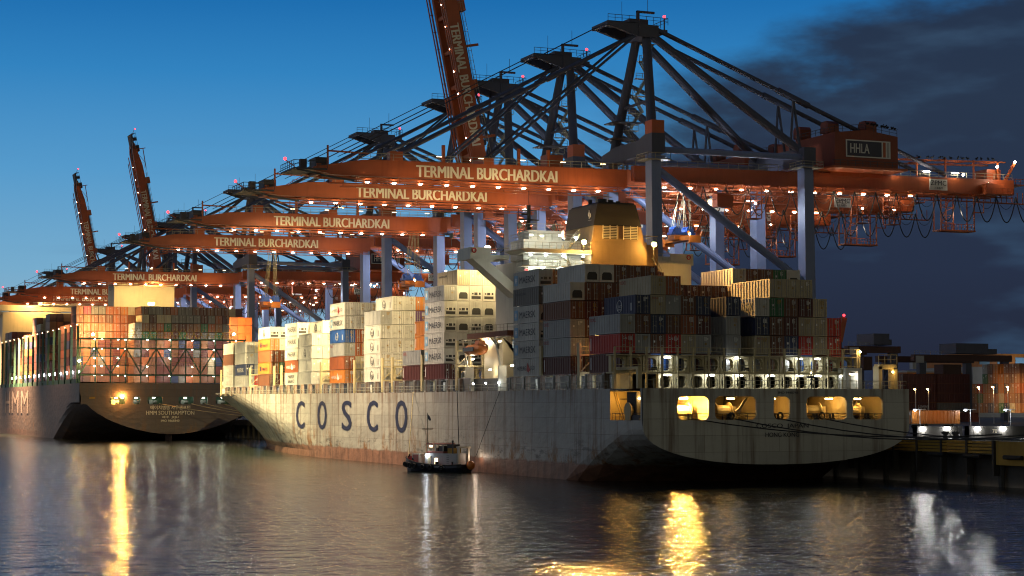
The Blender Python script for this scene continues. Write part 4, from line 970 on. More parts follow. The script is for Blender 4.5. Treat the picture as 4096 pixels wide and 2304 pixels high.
def crane_boom(r,raised):
    ang=R(78.6) if raised else R(-.4)
    q=Quaternion((0,1,0),ang)
    fx=(lambda v: HG+q@(v-HG))
    def P(name,mat,mb): return mb.xf(fx).build(name,mat,r)
    b=MB()
    for sg in (-1,1):
        y=Y0+sg*3.2
        b.prism([(97.2,52.9),(155.8,52.6),(155.8,56.1),(106,55.9),(102.8,55.8),(93.6,54.2),(93.4,53.6)],'y',y-.65,y+.65)
        b.bx(98.5,155,y-sg*.0-.25+sg*.75,y+.25+sg*.75,52.2,52.45).bx(101,155,Y0+sg*4.1-.18,Y0+sg*4.1+.18,51.65,51.85)
        for i in range(14): x=101.5+i*4; b.bx(x-.08,x+.08,Y0+sg*4.1-.08,Y0+sg*4.1+.08,51.85,52.7)
    for x in (95,103,111,119,127,135,143,151): b.bx(x-.4,x+.4,Y0-2.6,Y0+2.6,53,55)
    b.bx(126.3,128.3,Y0-3.9,Y0+3.9,55.9,57.2)
    P('boom','crane_red',b)
    letter_ = put_text(MB(),'TERMINAL BURCHARDKAI',(127.1,Y0-3.87,54.15),(1,0,0),(0,0,1),28,2.2,.045); P('boom_lettering','letter_cream',letter_)
    b=MB().rail([(102,Y0-3.9,55.9),(155,Y0-3.9,56.1)],1.15,2.2,.06).rail([(102,Y0+3.9,55.9),(155,Y0+3.9,56.1)],1.15,2.2,.06); P('boom_rail','rail_steel',b)
    b=MB().bx(89.8,96,Y0-4.4,Y0+4.4,53.6,53.9).rail([(96,Y0-4.4,53.9),(89.8,Y0-4.4,53.9),(89.8,Y0+4.4,53.9)],1.3,1.3,.07).bx(91.4,92.6,Y0-3,Y0-2,53.9,55.6).bx(94.5,97,Y0-2,Y0+2,53.9,56.2)
    b.beam((90.5,Y0-4,53.6),(97.5,Y0-3.8,52.4),.3).beam((95,Y0-4.2,52.6),(101,Y0-4.2,51.9),.8,.3)
    P('boom_tip','rail_dark',b)
    P('tip_beacon','lamp_red',MB().ball((88.2,Y0-4.4,55.3),.3)); P('beacon_arm','crane_red',MB().beam((90,Y0-4.4,54),(88.2,Y0-4.4,55.1),.16))
    b=MB().beam((96.3,Y0-3.6,54.6),(96.3,Y0-3.6,58.2),.3).beam((96.3,Y0-3.6,57.2),(104,Y0-3.6,57.0),.28).beam((98.5,Y0-3.8,55),(102,Y0-3.8,57),.14)
    P('davit_frame','crane_red',b)
    for x in (118.5,133.5,139.5): P('boom_bracket','crane_red',MB().beam((x,Y0-3.4,55.9),(x,Y0-3.4,59.2),.55,.5))
    P('boom_box','crane_red',MB().bx(108,110.5,Y0-3.9,Y0-2,55.9,57.6))
    if not raised: P('boom_box','crane_red',MB().bx(141,144.5,Y0+1,Y0+3.8,56,59))
    for i in range(10):
        x=103.5+5.1*i; p=fx(V((x,Y0-4.3,51.75)))
        o=link('boom_lamp',lampmesh('boom'),r,p-ori(r)); o.rotation_euler=(0,ang,0)
        if raised: o.scale=(.35,.35,.35)
    if not raised:
        for i in range(7): x=101+8.3*i; P('walkway_lamp','lamp_soft',MB().bx(x-.5,x+.5,Y0-3.7,Y0-3.55,56.95,57.07))
        lamp('POINT',(130,Y0-9,50.0),1000,(1,.70,.34),r,.5); lamp('POINT',(146,Y0-9,50.0),1300,(1,.70,.34),r,.5); lamp('POINT',(112,Y0-9,50.0),480,(1,.66,.3),r,.5)
    for sg in (-1,1):
        y=Y0+sg*2.8; top=V((158.6,Y0+sg*2.6,82.8))
        if not raised:
            for x,rad in ((127.3,.26),(108.8,.34)):
                e=V((x,y,56.3)); m=top.lerp(e,.36); MB().tube(top,e,rad,8).tube(m-(e-top).normalized()*1.3,m+(e-top).normalized()*1.3,rad*1.6,8).build('fore_stay','crane_blue_dark',r)
        else:
            e=fx(V((127.3,y,56.3))); e2=fx(V((108.8,y,56.3)))
            MB().tube(top,V((157.2,y,71)),.3,8).tube(V((157.2,y,71)),e,.3,8).tube(e,e2,.3,8).build('fore_stay','crane_blue_dark',r)
    b=MB()
    for o_ in (-1.2,-.8,.8,1.2): b.tube((152.5,Y0+o_*2,84.7),fx(V((100 if not raised else 106,Y0+o_*2,57))),.055,5)
    b.build('hoist_rope','cable_black',r)
def spreader(r,x,z):
    b=MB()
    for dx in (-1.6,-1.2,1.2,1.6):
        for dy in (-1.2,1.2): b.tube((x+dx*.4+.6,Y0+dy,52.6),(x+dx,Y0+dy,z+2.2),.05,4)
    b.build('spreader_rope','rope_tan',r)
    b=MB().bx(x-2.6,x+2.6,Y0-1,Y0+1,z+1.0,z+1.5)
    for dx in (-1.4,1.4): b.tube((x+dx,Y0-1.1,z+2.0),(x+dx,Y0-.8,z+2.0),.75,12).tube((x+dx,Y0+.8,z+2.0),(x+dx,Y0+1.1,z+2.0),.75,12).bx(x+dx-.9,x+dx+.9,Y0-.8,Y0+.8,z+1.4,z+2.1)
    b.build('head_block','spreader_blue',r)
    b=MB().bx(x-1.0,x+1.0,Y0-5.6,Y0+5.6,z-.3,z+.5).bx(x-1.2,x+1.2,Y0-6.0,Y0-5.3,z-.9,z+.4).bx(x-1.2,x+1.2,Y0+5.3,Y0+6,z-.9,z+.4).bx(x-2.2,x+2.2,Y0-1.4,Y0+1.4,z,z+.9)
    for dx in (-1.1,1.1):
        for yy in (-5.8,5.8): b.beam((x+dx,Y0+yy,z+.2),(x+dx*1.4,Y0+yy,z+1.3),.3)
    b.build('spreader','lifeboat_orange',r)
    MB().ball((x-1.3,Y0-6.0,z+.7),.2).build('spreader_lamp','lamp_white',r); lamp('POINT',(x-2.6,Y0-7.5,z+1.2),220,(1,.9,.75),r,.3)
first=crane_base('crane with lowered orange boom nearest the camera, its leg rising behind the stern stacks')
crane_boom(first,False)
LBL={364.5:'second crane with lowered boom, its boom ending above the grey bridge house funnel',428:'third crane with lowered boom, directly beyond the steeply raised boom',
 488:'fourth crane with lowered boom, standing over the bow of the grey ship',634:'fifth crane with lowered boom, over the cream funnel casing of the dark ship',
 722:'sixth lowered-boom crane, boom lettering partly hidden by the cream casing',768:'seventh lowered-boom crane, just under the sixth boom above the dark ship',
 822:'eighth lowered-boom crane, its lettering mostly hidden by the dark ship bridge',1061:'farthest lowered-boom crane at the left edge beyond the dark ship'}
cr={328:first}
for y,l in LBL.items():
    c=copy_tree(first); c.location.y=y; c['label']=l; cr[y]=c; ORI[c.name]=ORI[first.name]
up0=crane_base('crane with its boom raised nearest the camera, boom tip leaving the picture')
crane_boom(up0,True); 
for y,l in ((758.5,'taller-looking of two far cranes with raised boom, over the dark ship'),(897,'smaller far crane with raised boom beside a bigger raised one')):
    c=copy_tree(up0); c.location.y=y; c['label']=l
up0.location.y=400
# spots added under the near booms, without fixtures, to brighten the stack ends
for y,e,t_ in ((328,60000,(116,352,22)),(364.5,330000,(118,415,20)),(364.5,260000,(117,455,18))):
    lamp('SPOT',(112,Y0+1,50.9),e,(1,.74,.34),cr[y],.6,to=(t_[0],t_[1]-y+Y0,t_[2]-3),angle=54,blend=.5)
# the downward floodlights at the boom heads, unseen, strength set to brighten the hulls
for y,e,c in ((328,130000,(1,.76,.54)),(364.5,340000,(1,.75,.42)),(428,760000,(1,.77,.38)),(488,900000,(1,.74,.33)),(634,150000,(1,.56,.28)),(722,2700000,(1,.58,.30)),(822,1500000,(1,.58,.30))):
    lamp('SPOT',(90.5,Y0-1,52.6),e,c,cr[y],.6,to=(101,Y0-1,0),angle=110,blend=.9)
S0Y=dict(first=0)
# spreaders are built on the first crane's axis, then their parts move with each crane
for y,x,z in ((328,169.3,43.3),(428,148.2,40.0),(488,129.2,37.6)):
    spreader(cr[y],x,z) if y==328 else None
    if y!=328:
        before=set(first.children); spreader(first,x,z)
        for ch in [c for c in first.children if c not in before]: ch.parent=cr[y]
# ------------------------------------------------------------------ work boat
BL=V((107.8,297.6,0))
tug=empty('work_boat',BL,'small dark mooring boat with white wheelhouse and a tall mast beside the grey hull','boat')
def L(v): return V(v)+BL
# local: +y towards bow, x starboard
st=[(-6.6,1.5,1.35),(-6.0,2.0,1.3),(-4,2.3,1.2),(0,2.4,1.3),(3,2.3,1.55),(5.2,1.7,1.95),(6.6,.9,2.3),(7.2,.15,2.45)]
b=MB(); rings=[]
for y,w,z in st: rings.append([L(p) for p in ((-w,y,z),(-w*.97,y,z-.5),(-w*.8,y*.97,.1),(-w*.3,y*.94,-.9),(w*.3,y*.94,-.9),(w*.8,y*.97,.1),(w*.97,y,z-.5),(w,y,z))])
n=8; vs=[p for r_ in rings for p in r_]; fs=[(i*n+j,(i+1)*n+j,(i+1)*n+j+1,i*n+j+1) for i in range(len(rings)-1) for j in range(n-1)]+[tuple(range(n))]
b.add(vs,fs); hull=b.build('hull','tug_navy',tug)
b=MB(); vs=[];fs=[]
for y,w,z in st: vs+=[L((-w*.97,y,z-.55)),L((w*.97,y,z-.55))]
b.add(vs,[(2*i,2*i+1,2*i+3,2*i+2) for i in range(len(st)-1)]); b.build('deck','tug_red',tug)
b=MB()
for sg in (-1,1):
    b.path([L((sg*w,y,z)) for y,w,z in st],.09,6)
b.build('gunwale','rubber',tug)
def T(name,mat,f,par=None):
    m=MB(); f(m); return m.xf(lambda v:v+BL).build(name,mat,par or tug)
T('deckhouse','pole_grey',lambda m:m.prism([(-5.6,.8),(1.6,.8),(1.6,3.1),(-5.6,3.1)],'x',-1.5,1.5))
wh=T('wheelhouse','tug_pink',lambda m:m.bx(-1.45,1.45,-2.6,1.4,4.55,4.75).bx(-1.3,1.3,-2.4,1.2,3.1,3.45))
T('wheelhouse_post','ship_white',lambda m:[m.bx(x-.06,x+.06,y-.06,y+.06,3.45,4.55) for x in (-1.2,0,1.2) for y in (-2.3,-.6,1.1)],wh)
T('wheelhouse_lining','rail_dark',lambda m:m.bx(-.9,.9,-2.1,-1.0,3.45,4.3).bx(-.5,.5,-.4,.3,3.45,4.0),wh)
T('cabin_lamp','lamp_soft',lambda m:m.bx(-1.26,-1.2,.1,.8,4.1,4.4),wh)
T('engine_hatch','ship_white',lambda m:m.bx(-1.2,1.2,3.2,4.9,1.0,3.0)); T('hatch_frame','tug_pink',lambda m:m.bx(-1.24,-1.2,3.4,4.7,1.1,2.8))
T('funnel','timber_yellow',lambda m:m.bx(-.9,.9,-4.4,-3.0,3.1,4.0)); T('vent_box','steel_dark',lambda m:m.bx(-1.0,.8,-4.2,-3.0,4.0,4.6))
T('exhaust','rail_dark',lambda m:m.tube((-1.35,-4.6,2.8),(-1.35,-4.6,5.0),.12).ball((-1.35,-4.6,5.1),.2))
T('aft_frame','ship_white',lambda m:m.bx(-1.4,-1.0,-5.9,-5.6,.8,4.0).bx(1.0,1.4,-5.9,-5.6,.8,4.0).bx(-1.4,1.4,-6.1,-5.4,4.0,4.3))
T('house_door','ship_cream',lambda m:m.bx(-1.56,-1.5,.2,.9,.95,2.7)); T('house_window','lamp_soft',lambda m:m.bx(-1.56,-1.5,-1.3,-.7,1.3,2.3))
T('ladder','rail_dark',lambda m:[m.bx(-1.6,-1.54,-3.9,-3.4,1.2+.3*i,1.26+.3*i) for i in range(6)])
T('mast','rail_steel',lambda m:m.tube((0,2.4,1),(0,2.4,9.8),.08).bx(-1.3,1.3,2.35,2.45,7.0,7.18)); 
T('flag','tug_navy',lambda m:m.add([(0,2.35,9.5),(.0,1.9,9.2),(0,1.6,8.7),(0,1.85,8.4),(0,2.35,8.8)],[(0,1,2,3,4)]))
T('buoy_fender','lifeboat_orange',lambda m:m.ball((.2,-7.2,1.2),.75,12,8)); T('bow_drum','tug_red',lambda m:m.tube((-1,5.3,1.9),(1,5.3,1.9),.65,12))
T('bollard','rubber',lambda m:[m.tube((x,y,z),(x,y,z+.5),.16) for x,y,z in ((-1.9,-5,1.3),(-2.1,-1.5,1.25),(-2.2,-2.0,1.25),(-1.9,4,1.8),(0,6.6,2.3))])
for y,w in ((-3,2.32),(-.5,2.4),(1.2,2.4),(3.2,2.3),(4.6,1.95),(5.8,1.45),(6.8,.75)):
    T('tyre_fender','rubber',lambda m:m.torus((-w-.12,y,.75+.06*max(0,y)),.34,.15,(1,0,0),12,6))
T('deck_lamp','lamp_cool',lambda m:m.ball((-1.75,1.0,2.75),.2)); lamp('POINT',BL+V((-2.1,1.0,2.8)),18,(.9,.95,1),tug,.2)
lamp('POINT',BL+V((1.8,-6.8,2.6)),90,(1,.75,.55),tug,.3)
letter('HAMBURG',BL+V((-2.42,-2.6,.92)),(0,-1,0),(0,0,1),2.2,.36,'pole_grey',tug,'name_lettering')
tug.rotation_euler[2]=R(27)
# ropes
def rope(pts,r,mat,label,sag=0,grp=None):
    p=[]
    for a,c in zip(pts,pts[1:]):
        a=V(a);c=V(c)
        for i in range(9): q=a.lerp(c,i/8); q.z-=sag*4*(i/8)*(1-i/8); p.append(q)
    return tag(MB().path(p,r,5).build('mooring_rope',mat),label,'rope',grp)
bow=tug.matrix_basis@V((0,6.8,2.6))
rope([bow,(113.3,326.2,13.5)],.08,'rope_tan','pale rope from the small boat up to the grey ship\'s rail')
rope([(113.2,303,13.4),(112.6,300.4,3)],.07,'rope_dark','dark line hanging down the grey hull behind the small boat')
rope([(113.3,283.5,13.4),(112.2,291.5,2.6)],.04,'rope_dark','thin dark line slanting down the grey hull to the boat\'s stern')
for a,c,s,l in (((121,S0-.2,9.2),(159.4,214,7.1),1.2,'uppermost dark rope from the grey stern to the quay'),((127.5,S0-.2,9.2),(159.4,209,7.1),1.6,'dark rope from the grey stern\'s second opening to the quay'),
   ((141.8,S0-.2,9.2),(159.4,201,6.6),1.0,'steep dark rope leading from the grey stern down to the quay'),((134.8,S0-.2,9.2),(159.4,205,7),1.4,'dark rope from the middle opening of the grey stern to the quay')):
    rope([a,c],.09,'rope_dark',l,s,'mooring ropes of the grey ship')
for k,(x,l) in enumerate(((121,'highest pale rope from the dark stern'),(131,'second pale rope from the dark stern'),(135.4,'third pale rope from the dark stern'),(141,'lowest pale rope from the dark stern'))):
    rope([(x,SH-.2,11.6),(158.8,545-6*k,7)],.10,'rope_tan',l+' to the quay',1.2,'mooring ropes of the dark ship')
# ------------------------------------------------------------------ water, quay, yard ground
m,nt,b=nmat('harbour_water')
b.inputs['Base Color'].default_value=(.014,.019,.016,1); b.inputs['Roughness'].default_value=.11; b.inputs['IOR'].default_value=1.33
geo=nd(nt,'ShaderNodeNewGeometry')
def wav(scale,sc,det,rot=-22):
    mp=nd(nt,'ShaderNodeMapping'); mp.inputs['Scale'].default_value=sc; mp.inputs['Rotation'].default_value=(0,0,R(rot))
    nt.links.new(geo.outputs['Position'],mp.inputs[0]); n=nd(nt,'ShaderNodeTexNoise'); n.inputs['Scale'].default_value=scale; n.inputs['Detail'].default_value=det; n.inputs['Roughness'].default_value=.6
    nt.links.new(mp.outputs[0],n.inputs['Vector']); return n.outputs[0]
h=mth(nt,'ADD',mth(nt,'MULTIPLY',wav(.34,(.8,1,1),3),.37),mth(nt,'MULTIPLY',wav(.05,(.7,1,1),1),.2))
h=mth(nt,'ADD',h,mth(nt,'MULTIPLY',wav(.95,(.8,1,1),3,-14),.15))
bp=nd(nt,'ShaderNodeBump'); bp.inputs['Strength'].default_value=1; bp.inputs['Distance'].default_value=1.0; nt.links.new(h,bp.inputs['Height']); nt.links.new(bp.outputs[0],b.inputs['Normal'])
tag(MB().add([(-3000,-800,0),(158.4,-800,0),(158.4,6000,0),(-3000,6000,0)],[(0,1,2,3)]).build('water','harbour_water'),None,kind='structure')
tag(MB().add([(158.4,-800,6.18),(4000,-800,6.18),(4000,6000,6.18),(158.4,6000,6.18)],[(0,1,2,3)]).build('ground','asphalt'),None,kind='structure')
b=MB().bx(158.0,161,100,2500,4.3,6.2); b.cm=1; b.bx(159.2,159.6,100,2500,-3,4.3)  # dark paint on piles and back wall stands in for shade under the deck
for i in range(120): y=150+i*7; b.tube((158.5,y,-3),(158.5,y,4.3),.45,8)
tag(b.build('quay',['concrete','steel_dark']),None,kind='structure')
fb=empty('fender_wall',(157.6,226,4),'yellow timber fender beams along the quay edge behind the grey stern','fender')
for i,z in enumerate((4.5,4.95,5.4,5.85)):
    MB().bx(157.2,157.9,213,262,z,z+.34).build('fender_beam','timber_yellow',fb)
b=MB()
for y in range(213,262,6): b.bx(157.05,157.95,y-.2,y+.2,1.5,6.3)
b.build('fender_post','steel_dark',fb)
for y in (217.5,208.5,226): MB().tube((157.0,y-1.9,4.1),(157.0,y+1.9,4.1),.3,10).build('fender_roll','rubber',fb)
MB().bx(157.3,157.9,202,212.6,3.0,6.2).build('fender_plate','timber_yellow',fb)
for y,l in ((225.5,'nearer'),(228,'farther')):
    tag(MB().tube((160,y,6.2),(160,y,7.1),.35,10).tube((160,y,7.0),(160,y,7.35),.55,10).build('mooring_bollard','steel_dark'),f'{l} of two dark bollards on the quay behind the grey stern','bollard','bollards on the quay edge')
b=MB()
for y in range(150,262,2): b.bx(159.0,159.3,y,y+1.2,6.2,6.34)
tag(b.build('quay_kerb','rail_steel'),'pale dashed kerb along the quay edge behind the grey stern','kerb',None,None)
# long dark barrier blocks with lamps
for k,(x0,x1,lx,l) in enumerate(((160.6,168.6,(161.7,166.0),'dark barrier block with two lamps right behind the grey stern'),(169.8,190,(171.4,176.0),'longer dark barrier block with two lamps and number 70'))):
    w=empty('barrier_wall',((x0+x1)/2,236,6.2),l,'wall','barrier blocks on the quay')
    MB().bx(x0,x1,236,237,6.2,7.95).build('wall_panel','steel_dark',w)
    MB().bx(x1-.6,x1,235.9,237.1,6.2,8.0).bx(x0,x0+.15,235.9,237.1,6.2,8.0).build('wall_post','rail_dark',w)
    for x in lx:
        MB().bx(x-.28,x+.28,235.75,235.95,7.4,7.72).build('wall_lamp','lamp_wall',w); lamp('POINT',(x,235.1,7.45),55,(1,.96,.88),w,.25)
    if k:
        MB().bx(173.7,175.1,235.93,235.98,6.8,7.6).build('number_plate','rail_dark',w); letter('70',(174.4,235.9,7.2),(1,0,0),(0,0,1),.85,.6,'letter_cream',w,'number')
# orange container on a trailer beyond
tr=empty('container_trailer',(230,332,6.2),'flat trailer parked behind the dark barrier blocks','trailer')
MB().bx(224,236,331,333.4,7.0,7.25).build('trailer_bed','steel_dark',tr)
for x in (226,227.6,234): MB().tube((x,331,6.7),(x,331.5,6.7),.5,12).tube((x,332.9,6.7),(x,333.4,6.7),.5,12).build('wheel','rubber',tr)
container(224.2,332.2,7.27,'O','orange container on the low trailer behind the barrier blocks','containers stacked in the yard',rz=-PI/2,L=11.8,k=1)
lamp('POINT',(230,327,11),330,(1,.6,.3),None,.5)
# yard lamps
def pole(x,y,zt,label,col,e,arm=False):
    p=empty('street_lamp',(x,y,6.2),label,'street lamp','lamp posts in the yard')
    MB().tube((x,y,6.2),(x,y,zt),.13,8,.08).build('pole','pole_grey',p)
    if arm: MB().beam((x-1.4,y,zt),(x+1.4,y,zt),.14).build('arm','pole_grey',p)
    hx=x-1.3 if arm else x-.3
    MB().bx(hx-.45,hx+.45,y-.2,y+.2,zt,zt+.16).build('lamp_head','rail_dark',p)
    MB().ball((hx,y-.1,zt-.12),.3,8,6,sz=.6).build('bulb',col,p)
    lamp('POINT' if e<1000 else 'SPOT',(hx,y-.6,zt-.5),e,(1,.58,.24) if col!='lamp_cool' else (.85,.92,1),p,.3,to=None if e<1000 else (333,436,9),angle=62)
for x,y,z,l,c,e,a in ((285.6,420,15.4,'lamp post closest to the grey stern, in front of the unlit stacks','lamp_gold',90,False),(289.6,420,15.4,'second lamp post, before the unlit container stacks','lamp_gold',90,False),
  (225.4,330,10.2,'short two-armed lamp post above the first barrier block','lamp_cool',160,True),(237.9,330,10.2,'short two-armed lamp post above the gap between barrier blocks','lamp_cool',160,True),
  (305.7,420,16,'tall lamp post at the corner of the lit yard block','lamp_gold',9000,False),(310.3,420,16.1,'tall lamp post in front of the lit yard block\'s middle','lamp_gold',9000,False),(315,420,16.1,'tall lamp post before the lit yard block with a blue container','lamp_gold',9000,False),
  (262,440,18.6,'white lamp post seen just beyond the grey ship\'s stern frame','lamp_cool',300,False),(248,330,10.2,'short lamp post at the picture edge by the lit yard block','lamp_cool',160,True)):
    pole(x,y,z,l,c,e,a)
# dark yard gantries
def rmg(x0,x1,y0,y1,zg,label,house=True):
    wd=x1-x0; g=empty('yard_gantry',((x0+x1)/2,y0,6.2),label,'gantry crane','dark gantries over the yard')
    for x in (x0,x1-2.4):
        for y in (y0,y1): MB().beam((x+1.2,y,6.2),(x+1.2,y,zg),2.4,1.8).build('leg','crane_blue_dark',g)
    for y in (y0,y1): MB().bx(x0-2,x1+1,y-1,y+1,zg,zg+2.0).build('girder','gantry_dark',g)
    MB().beam((x1-wd*.4,y0-1,zg-11),(x1-1,y0-1,zg-1),.7).build('brace','crane_blue_dark',g)
    wd=x1-x0; MB().bx(x0+.36*wd,x0+.72*wd,y0-3,y0+6,zg+2.4,zg+5.6).bx(x0+.72*wd,x0+.86*wd,y0-1,y0+5,zg+2.3,zg+4.0).build('machinery_house','crane_blue_dark',g)
    MB().bx(x0+.3*wd,x0+.5*wd,y0+1,y0+6,zg-5,zg-1).build('trolley','gantry_dark',g)
    MB().bx(x0-1.5,x0+1.5,y0-1.2,y0-1.05,zg-.6,zg+1.6).build('sign','pole_grey',g)
    MB().rail([(x0-2,y0-1.1,zg+2.0),(x0+8,y0-1.1,zg+2.0)],1.1,2,.06).build('handrail','rail_steel',g)
rmg(341,375,500,520,25,'dark yard gantry over the stacks at the right edge'); rmg(298,313,470,488,26.3,'dark yard gantry partly hidden by the grey ship\'s red containers')
bl=empty('warehouse',(480,650,6.2),'pale warehouse with an orange top storey behind the far gantry','building')
MB().bx(470,560,650,690,6.2,27).build('wall','pole_grey',bl); MB().bx(469.5,560.5,649.5,690,27,32.5).build('upper_storey','paint_orange',bl)
for i in range(8): MB().bx(473+9*i,478+9*i,649.3,649.48,28,31).build('window','sky_panel',bl)
MB().bx(497,498.4,649.6,649.9,20,27).build('lamp_strip','lamp_white',bl); lamp('POINT',(492,640,24),2500,(.85,.9,1),bl,.5)
b2=empty('office_building',(452,650,6.2),'low distant building with terracotta front between the dark gantry legs','building')
MB().bx(438,466,650,670,6.2,24.5).build('wall','paint_orange',b2); MB().bx(441,447,649.6,649.95,26.2,28.2).bx(438,466,650,670,24.5,25.2).bx(440.6,447.4,649.7,652,25.8,28.6).build('sign_box','pole_grey',b2)
fc=empty('distant_crane',(752,1200,6.2),'far reddish crane boom raised above the red containers','crane')
MB().beam((748,1200,6.2),(748,1200,60),8,8,5,5).build('tower','crane_blue_dark',fc); MB().beam((748,1198,58),(752.4,1198,76),4.2,3.4).build('boom','paint_red',fc) if 0 else MB().beam((748.3,1198,58),(752.6,1198,76),4.2,3.4).build('boom','crane_red',fc); MB().ball((751.6,1196,77.5),1.0).build('beacon','lamp_red',fc)
# birds on the first crane
bm=MB().ball((0,0,.22),.2,8,6,sx=1.6,sz=.9).ball((.34,0,.45),.12,6,5).add([(-.25,-.06,.25),(-.25,.06,.25),(-.72,.05,.1),(-.72,-.05,.1)],[(0,1,2,3)]).add([(.44,-.03,.46),(.44,.03,.46),(.58,0,.43)],[(0,1,2)]).bx(-.02,.02,-.06,-.03,0,.1).bx(-.02,.02,.03,.06,0,.1).mesh('bird',(0,0,0),['rubber'])
for i in range(22):
    if i<9: x=207+.8*i+random.uniform(-.25,.25); p=(x,Y0-8.1,66.0-(x-206.6)*.12+1.17)
    else: x=223+1.5*(i-9)+random.uniform(-.4,.4); p=(x,Y0-3,61.4+(x-216)*.025+.15)
    o=bpy.data.objects.new('bird',bm); COL.objects.link(o); o.location=p; o.rotation_euler[2]=random.uniform(0,6); o.scale=(1.2,1.2,1.2)
    tag(o,'small dark bird perched on the top rails of the nearest crane','bird','birds perched on the nearest crane')
# ------------------------------------------------------------------ sky, moonless dusk light, camera
W=bpy.data.worlds.new('World'); S.world=W; W.use_nodes=True; nt=W.node_tree; bg=nt.nodes['Background']
tc=nd(nt,'ShaderNodeTexCoord').outputs['Generated']
sp=nd(nt,'ShaderNodeSeparateXYZ'); nt.links.new(tc,sp.inputs[0])
az=mth(nt,'ARCTAN2',sp.outputs[0],sp.outputs[1]); el=mth(nt,'ARCSINE',sp.outputs[2])
def ramp(stops):
    r=nd(nt,'ShaderNodeValToRGB'); e=r.color_ramp.elements
    e[0].position=stops[0][0]; e[0].color=(*stops[0][1],1); e[1].position=stops[-1][0]; e[1].color=(*stops[-1][1],1)
    for p,c in stops[1:-1]: k=e.new(p); k.color=(*c,1)
    return r
def srgb(*c): return tuple((x/255/12.92) if x<10.3 else ((x/255+.055)/1.055)**2.4 for x in c)
e4=mth(nt,'MULTIPLY',el,180/PI/20)
west=ramp([(0,srgb(170,190,202)),(.10,srgb(146,178,200)),(.2,srgb(122,176,210)),(.35,srgb(88,158,208)),(.5,srgb(52,134,196)),(.62,srgb(28,110,178)),(1,srgb(14,60,120))]); nt.links.new(e4,west.inputs[0])
east=ramp([(0,srgb(35,38,54)),(.2,srgb(40,50,72)),(.45,srgb(42,56,78)),(1,srgb(26,48,78))]); nt.links.new(e4,east.inputs[0])
mp=nd(nt,'ShaderNodeMapping'); mp.inputs['Scale'].default_value=(1,1,2.6); nt.links.new(tc,mp.inputs[0])
ns=nd(nt,'ShaderNodeTexNoise'); ns.inputs['Scale'].default_value=12; ns.inputs['Detail'].default_value=5; ns.inputs['Roughness'].default_value=.58; nt.links.new(mp.outputs[0],ns.inputs['Vector'])
q=mth(nt,'SUBTRACT',mth(nt,'SUBTRACT',az,.3866+.06),mth(nt,'MINIMUM',mth(nt,'ADD',mth(nt,'MULTIPLY',mth(nt,'POWER',mth(nt,'MAXIMUM',mth(nt,'DIVIDE',el,.188),0),3.),.06),mth(nt,'MULTIPLY',mth(nt,'POWER',mth(nt,'MAXIMUM',mth(nt,'DIVIDE',el,.21),0),14.),.12)),1.))
q=mth(nt,'ADD',q,mth(nt,'MULTIPLY',mth(nt,'SUBTRACT',ns.outputs[0],.5),.26))
mr=nd(nt,'ShaderNodeMapRange',interpolation_type='SMOOTHSTEP'); mr.inputs[1].default_value=-.075; mr.inputs[2].default_value=.055; nt.links.new(q,mr.inputs[0])
# lighter tears in the eastern cloud
n2=nd(nt,'ShaderNodeTexNoise'); n2.inputs['Scale'].default_value=14; n2.inputs['Detail'].default_value=4
mp2=nd(nt,'ShaderNodeMapping'); mp2.inputs['Scale'].default_value=(1,1,3.6); nt.links.new(tc,mp2.inputs[0]); nt.links.new(mp2.outputs[0],n2.inputs['Vector'])
m2=nd(nt,'ShaderNodeMapRange',interpolation_type='SMOOTHSTEP'); m2.inputs[1].default_value=.5; m2.inputs[2].default_value=.8; nt.links.new(n2.outputs[0],m2.inputs[0])
eastc=mixc(nt,mth(nt,'MULTIPLY',m2.outputs[0],.7),east.outputs[0],srgb(58,84,112))
# faint grey streaks low in the west
m3=nd(nt,'ShaderNodeMapRange',interpolation_type='SMOOTHSTEP'); m3.inputs[1].default_value=.52; m3.inputs[2].default_value=.78
mp3=nd(nt,'ShaderNodeMapping'); mp3.inputs['Scale'].default_value=(1,1,16); nt.links.new(tc,mp3.inputs[0]); n3=nd(nt,'ShaderNodeTexNoise'); n3.inputs['Scale'].default_value=4; n3.inputs['Detail'].default_value=4; nt.links.new(mp3.outputs[0],n3.inputs['Vector']); nt.links.new(n3.outputs[0],m3.inputs[0])
lowf=nd(nt,'ShaderNodeMapRange'); lowf.inputs[1].default_value=.16; lowf.inputs[2].default_value=.05; nt.links.new(el,lowf.inputs[0])
westc=mixc(nt,mth(nt,'MULTIPLY',mth(nt,'MULTIPLY',m3.outputs[0],lowf.outputs[0]),.40),west.outputs[0],srgb(84,120,156))
col=mixc(nt,mr.outputs[0],westc,eastc)
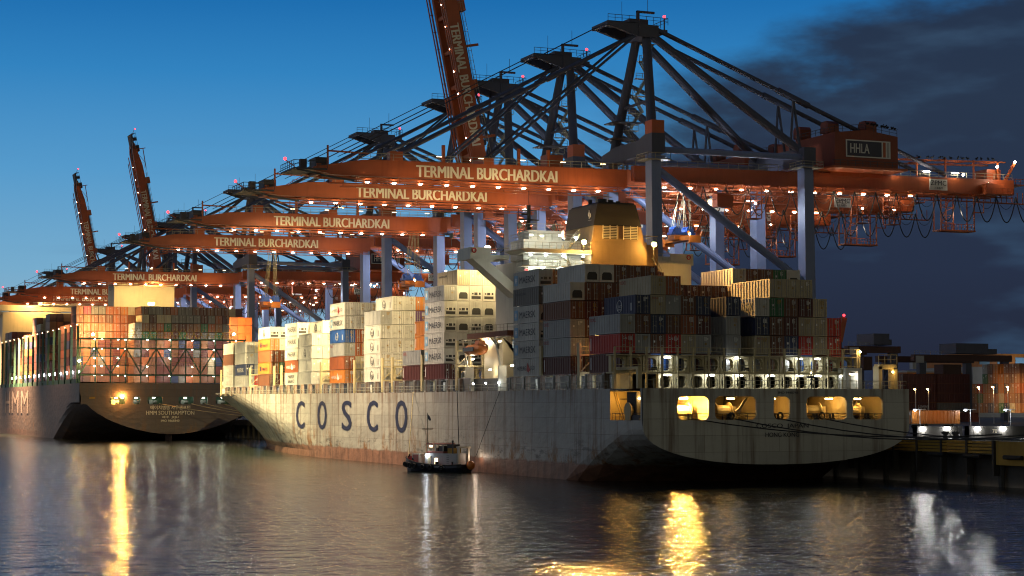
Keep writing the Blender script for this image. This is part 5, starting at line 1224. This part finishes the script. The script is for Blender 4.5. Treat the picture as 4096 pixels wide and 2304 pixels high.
# the afterglow itself, further left: paler and less blue
ag=ramp([(0,(.44,.36,.28)),(.3,(.24,.25,.26)),(1,(.03,.07,.14))]); nt.links.new(e4,ag.inputs[0])
ga=nd(nt,'ShaderNodeMapRange',interpolation_type='SMOOTHSTEP'); ga.inputs[1].default_value=.10; ga.inputs[2].default_value=-.5; nt.links.new(az,ga.inputs[0])
col=mixc(nt,ga.outputs[0],col,ag.outputs[0])
# away from the afterglow (behind the viewer) the sky is night
dt=nd(nt,'ShaderNodeVectorMath',operation='DOT_PRODUCT'); nt.links.new(tc,dt.inputs[0]); dt.inputs[1].default_value=(-.35,.94,0)
bk=nd(nt,'ShaderNodeMapRange',interpolation_type='SMOOTHSTEP'); bk.inputs[1].default_value=.35; bk.inputs[2].default_value=-.35; nt.links.new(dt.outputs['Value'],bk.inputs[0])
bkr=ramp([(0,(.33,.31,.235)),(.30,(.08,.075,.06)),(1,(.02,.022,.035))]); nt.links.new(mth(nt,'MULTIPLY',el,.8),bkr.inputs[0])   # city glow on low cloud
col=mixc(nt,bk.outputs[0],col,bkr.outputs[0])
nt.links.new(col,bg.inputs['Color']); bg.inputs['Strength'].default_value=.95
sd=bpy.data.lights.new('Sun','SUN'); sd.energy=.15; sd.angle=R(40); sd.color=(.72,.82,1)
so=bpy.data.objects.new('Sun',sd); COL.objects.link(so); so.rotation_euler=V((1,-.10,-.20)).to_track_quat('-Z','Y').to_euler()
cd=bpy.data.cameras.new('Camera'); co=bpy.data.objects.new('Camera',cd); COL.objects.link(co); S.camera=co
cd.sensor_width=36; cd.lens=36*4742.6/2576; cd.clip_start=1; cd.clip_end=12000
co.location=(0,0,11.05); co.rotation_euler=(PI/2+.0622,0,-.3866)
vs_=S.view_settings; vs_.view_transform='Standard'; vs_.look='None'; vs_.exposure=0; vs_.gamma=1; vs_.use_curve_mapping=False
S.render.engine='CYCLES'; cy=S.cycles; cy.use_denoising=True; cy.denoising_prefilter='ACCURATE'; cy.filter_width=1.1; cy.max_bounces=5; cy.diffuse_bounces=2; cy.glossy_bounces=3; cy.transmission_bounces=1; cy.sample_clamp_indirect=2.5; cy.sample_clamp_direct=0; cy.use_light_tree=True
cy.caustics_reflective=False; cy.caustics_refractive=False
S.render.resolution_x=1024; S.render.resolution_y=576
print('containers',NCONT[0],'objects',len(bpy.data.objects))
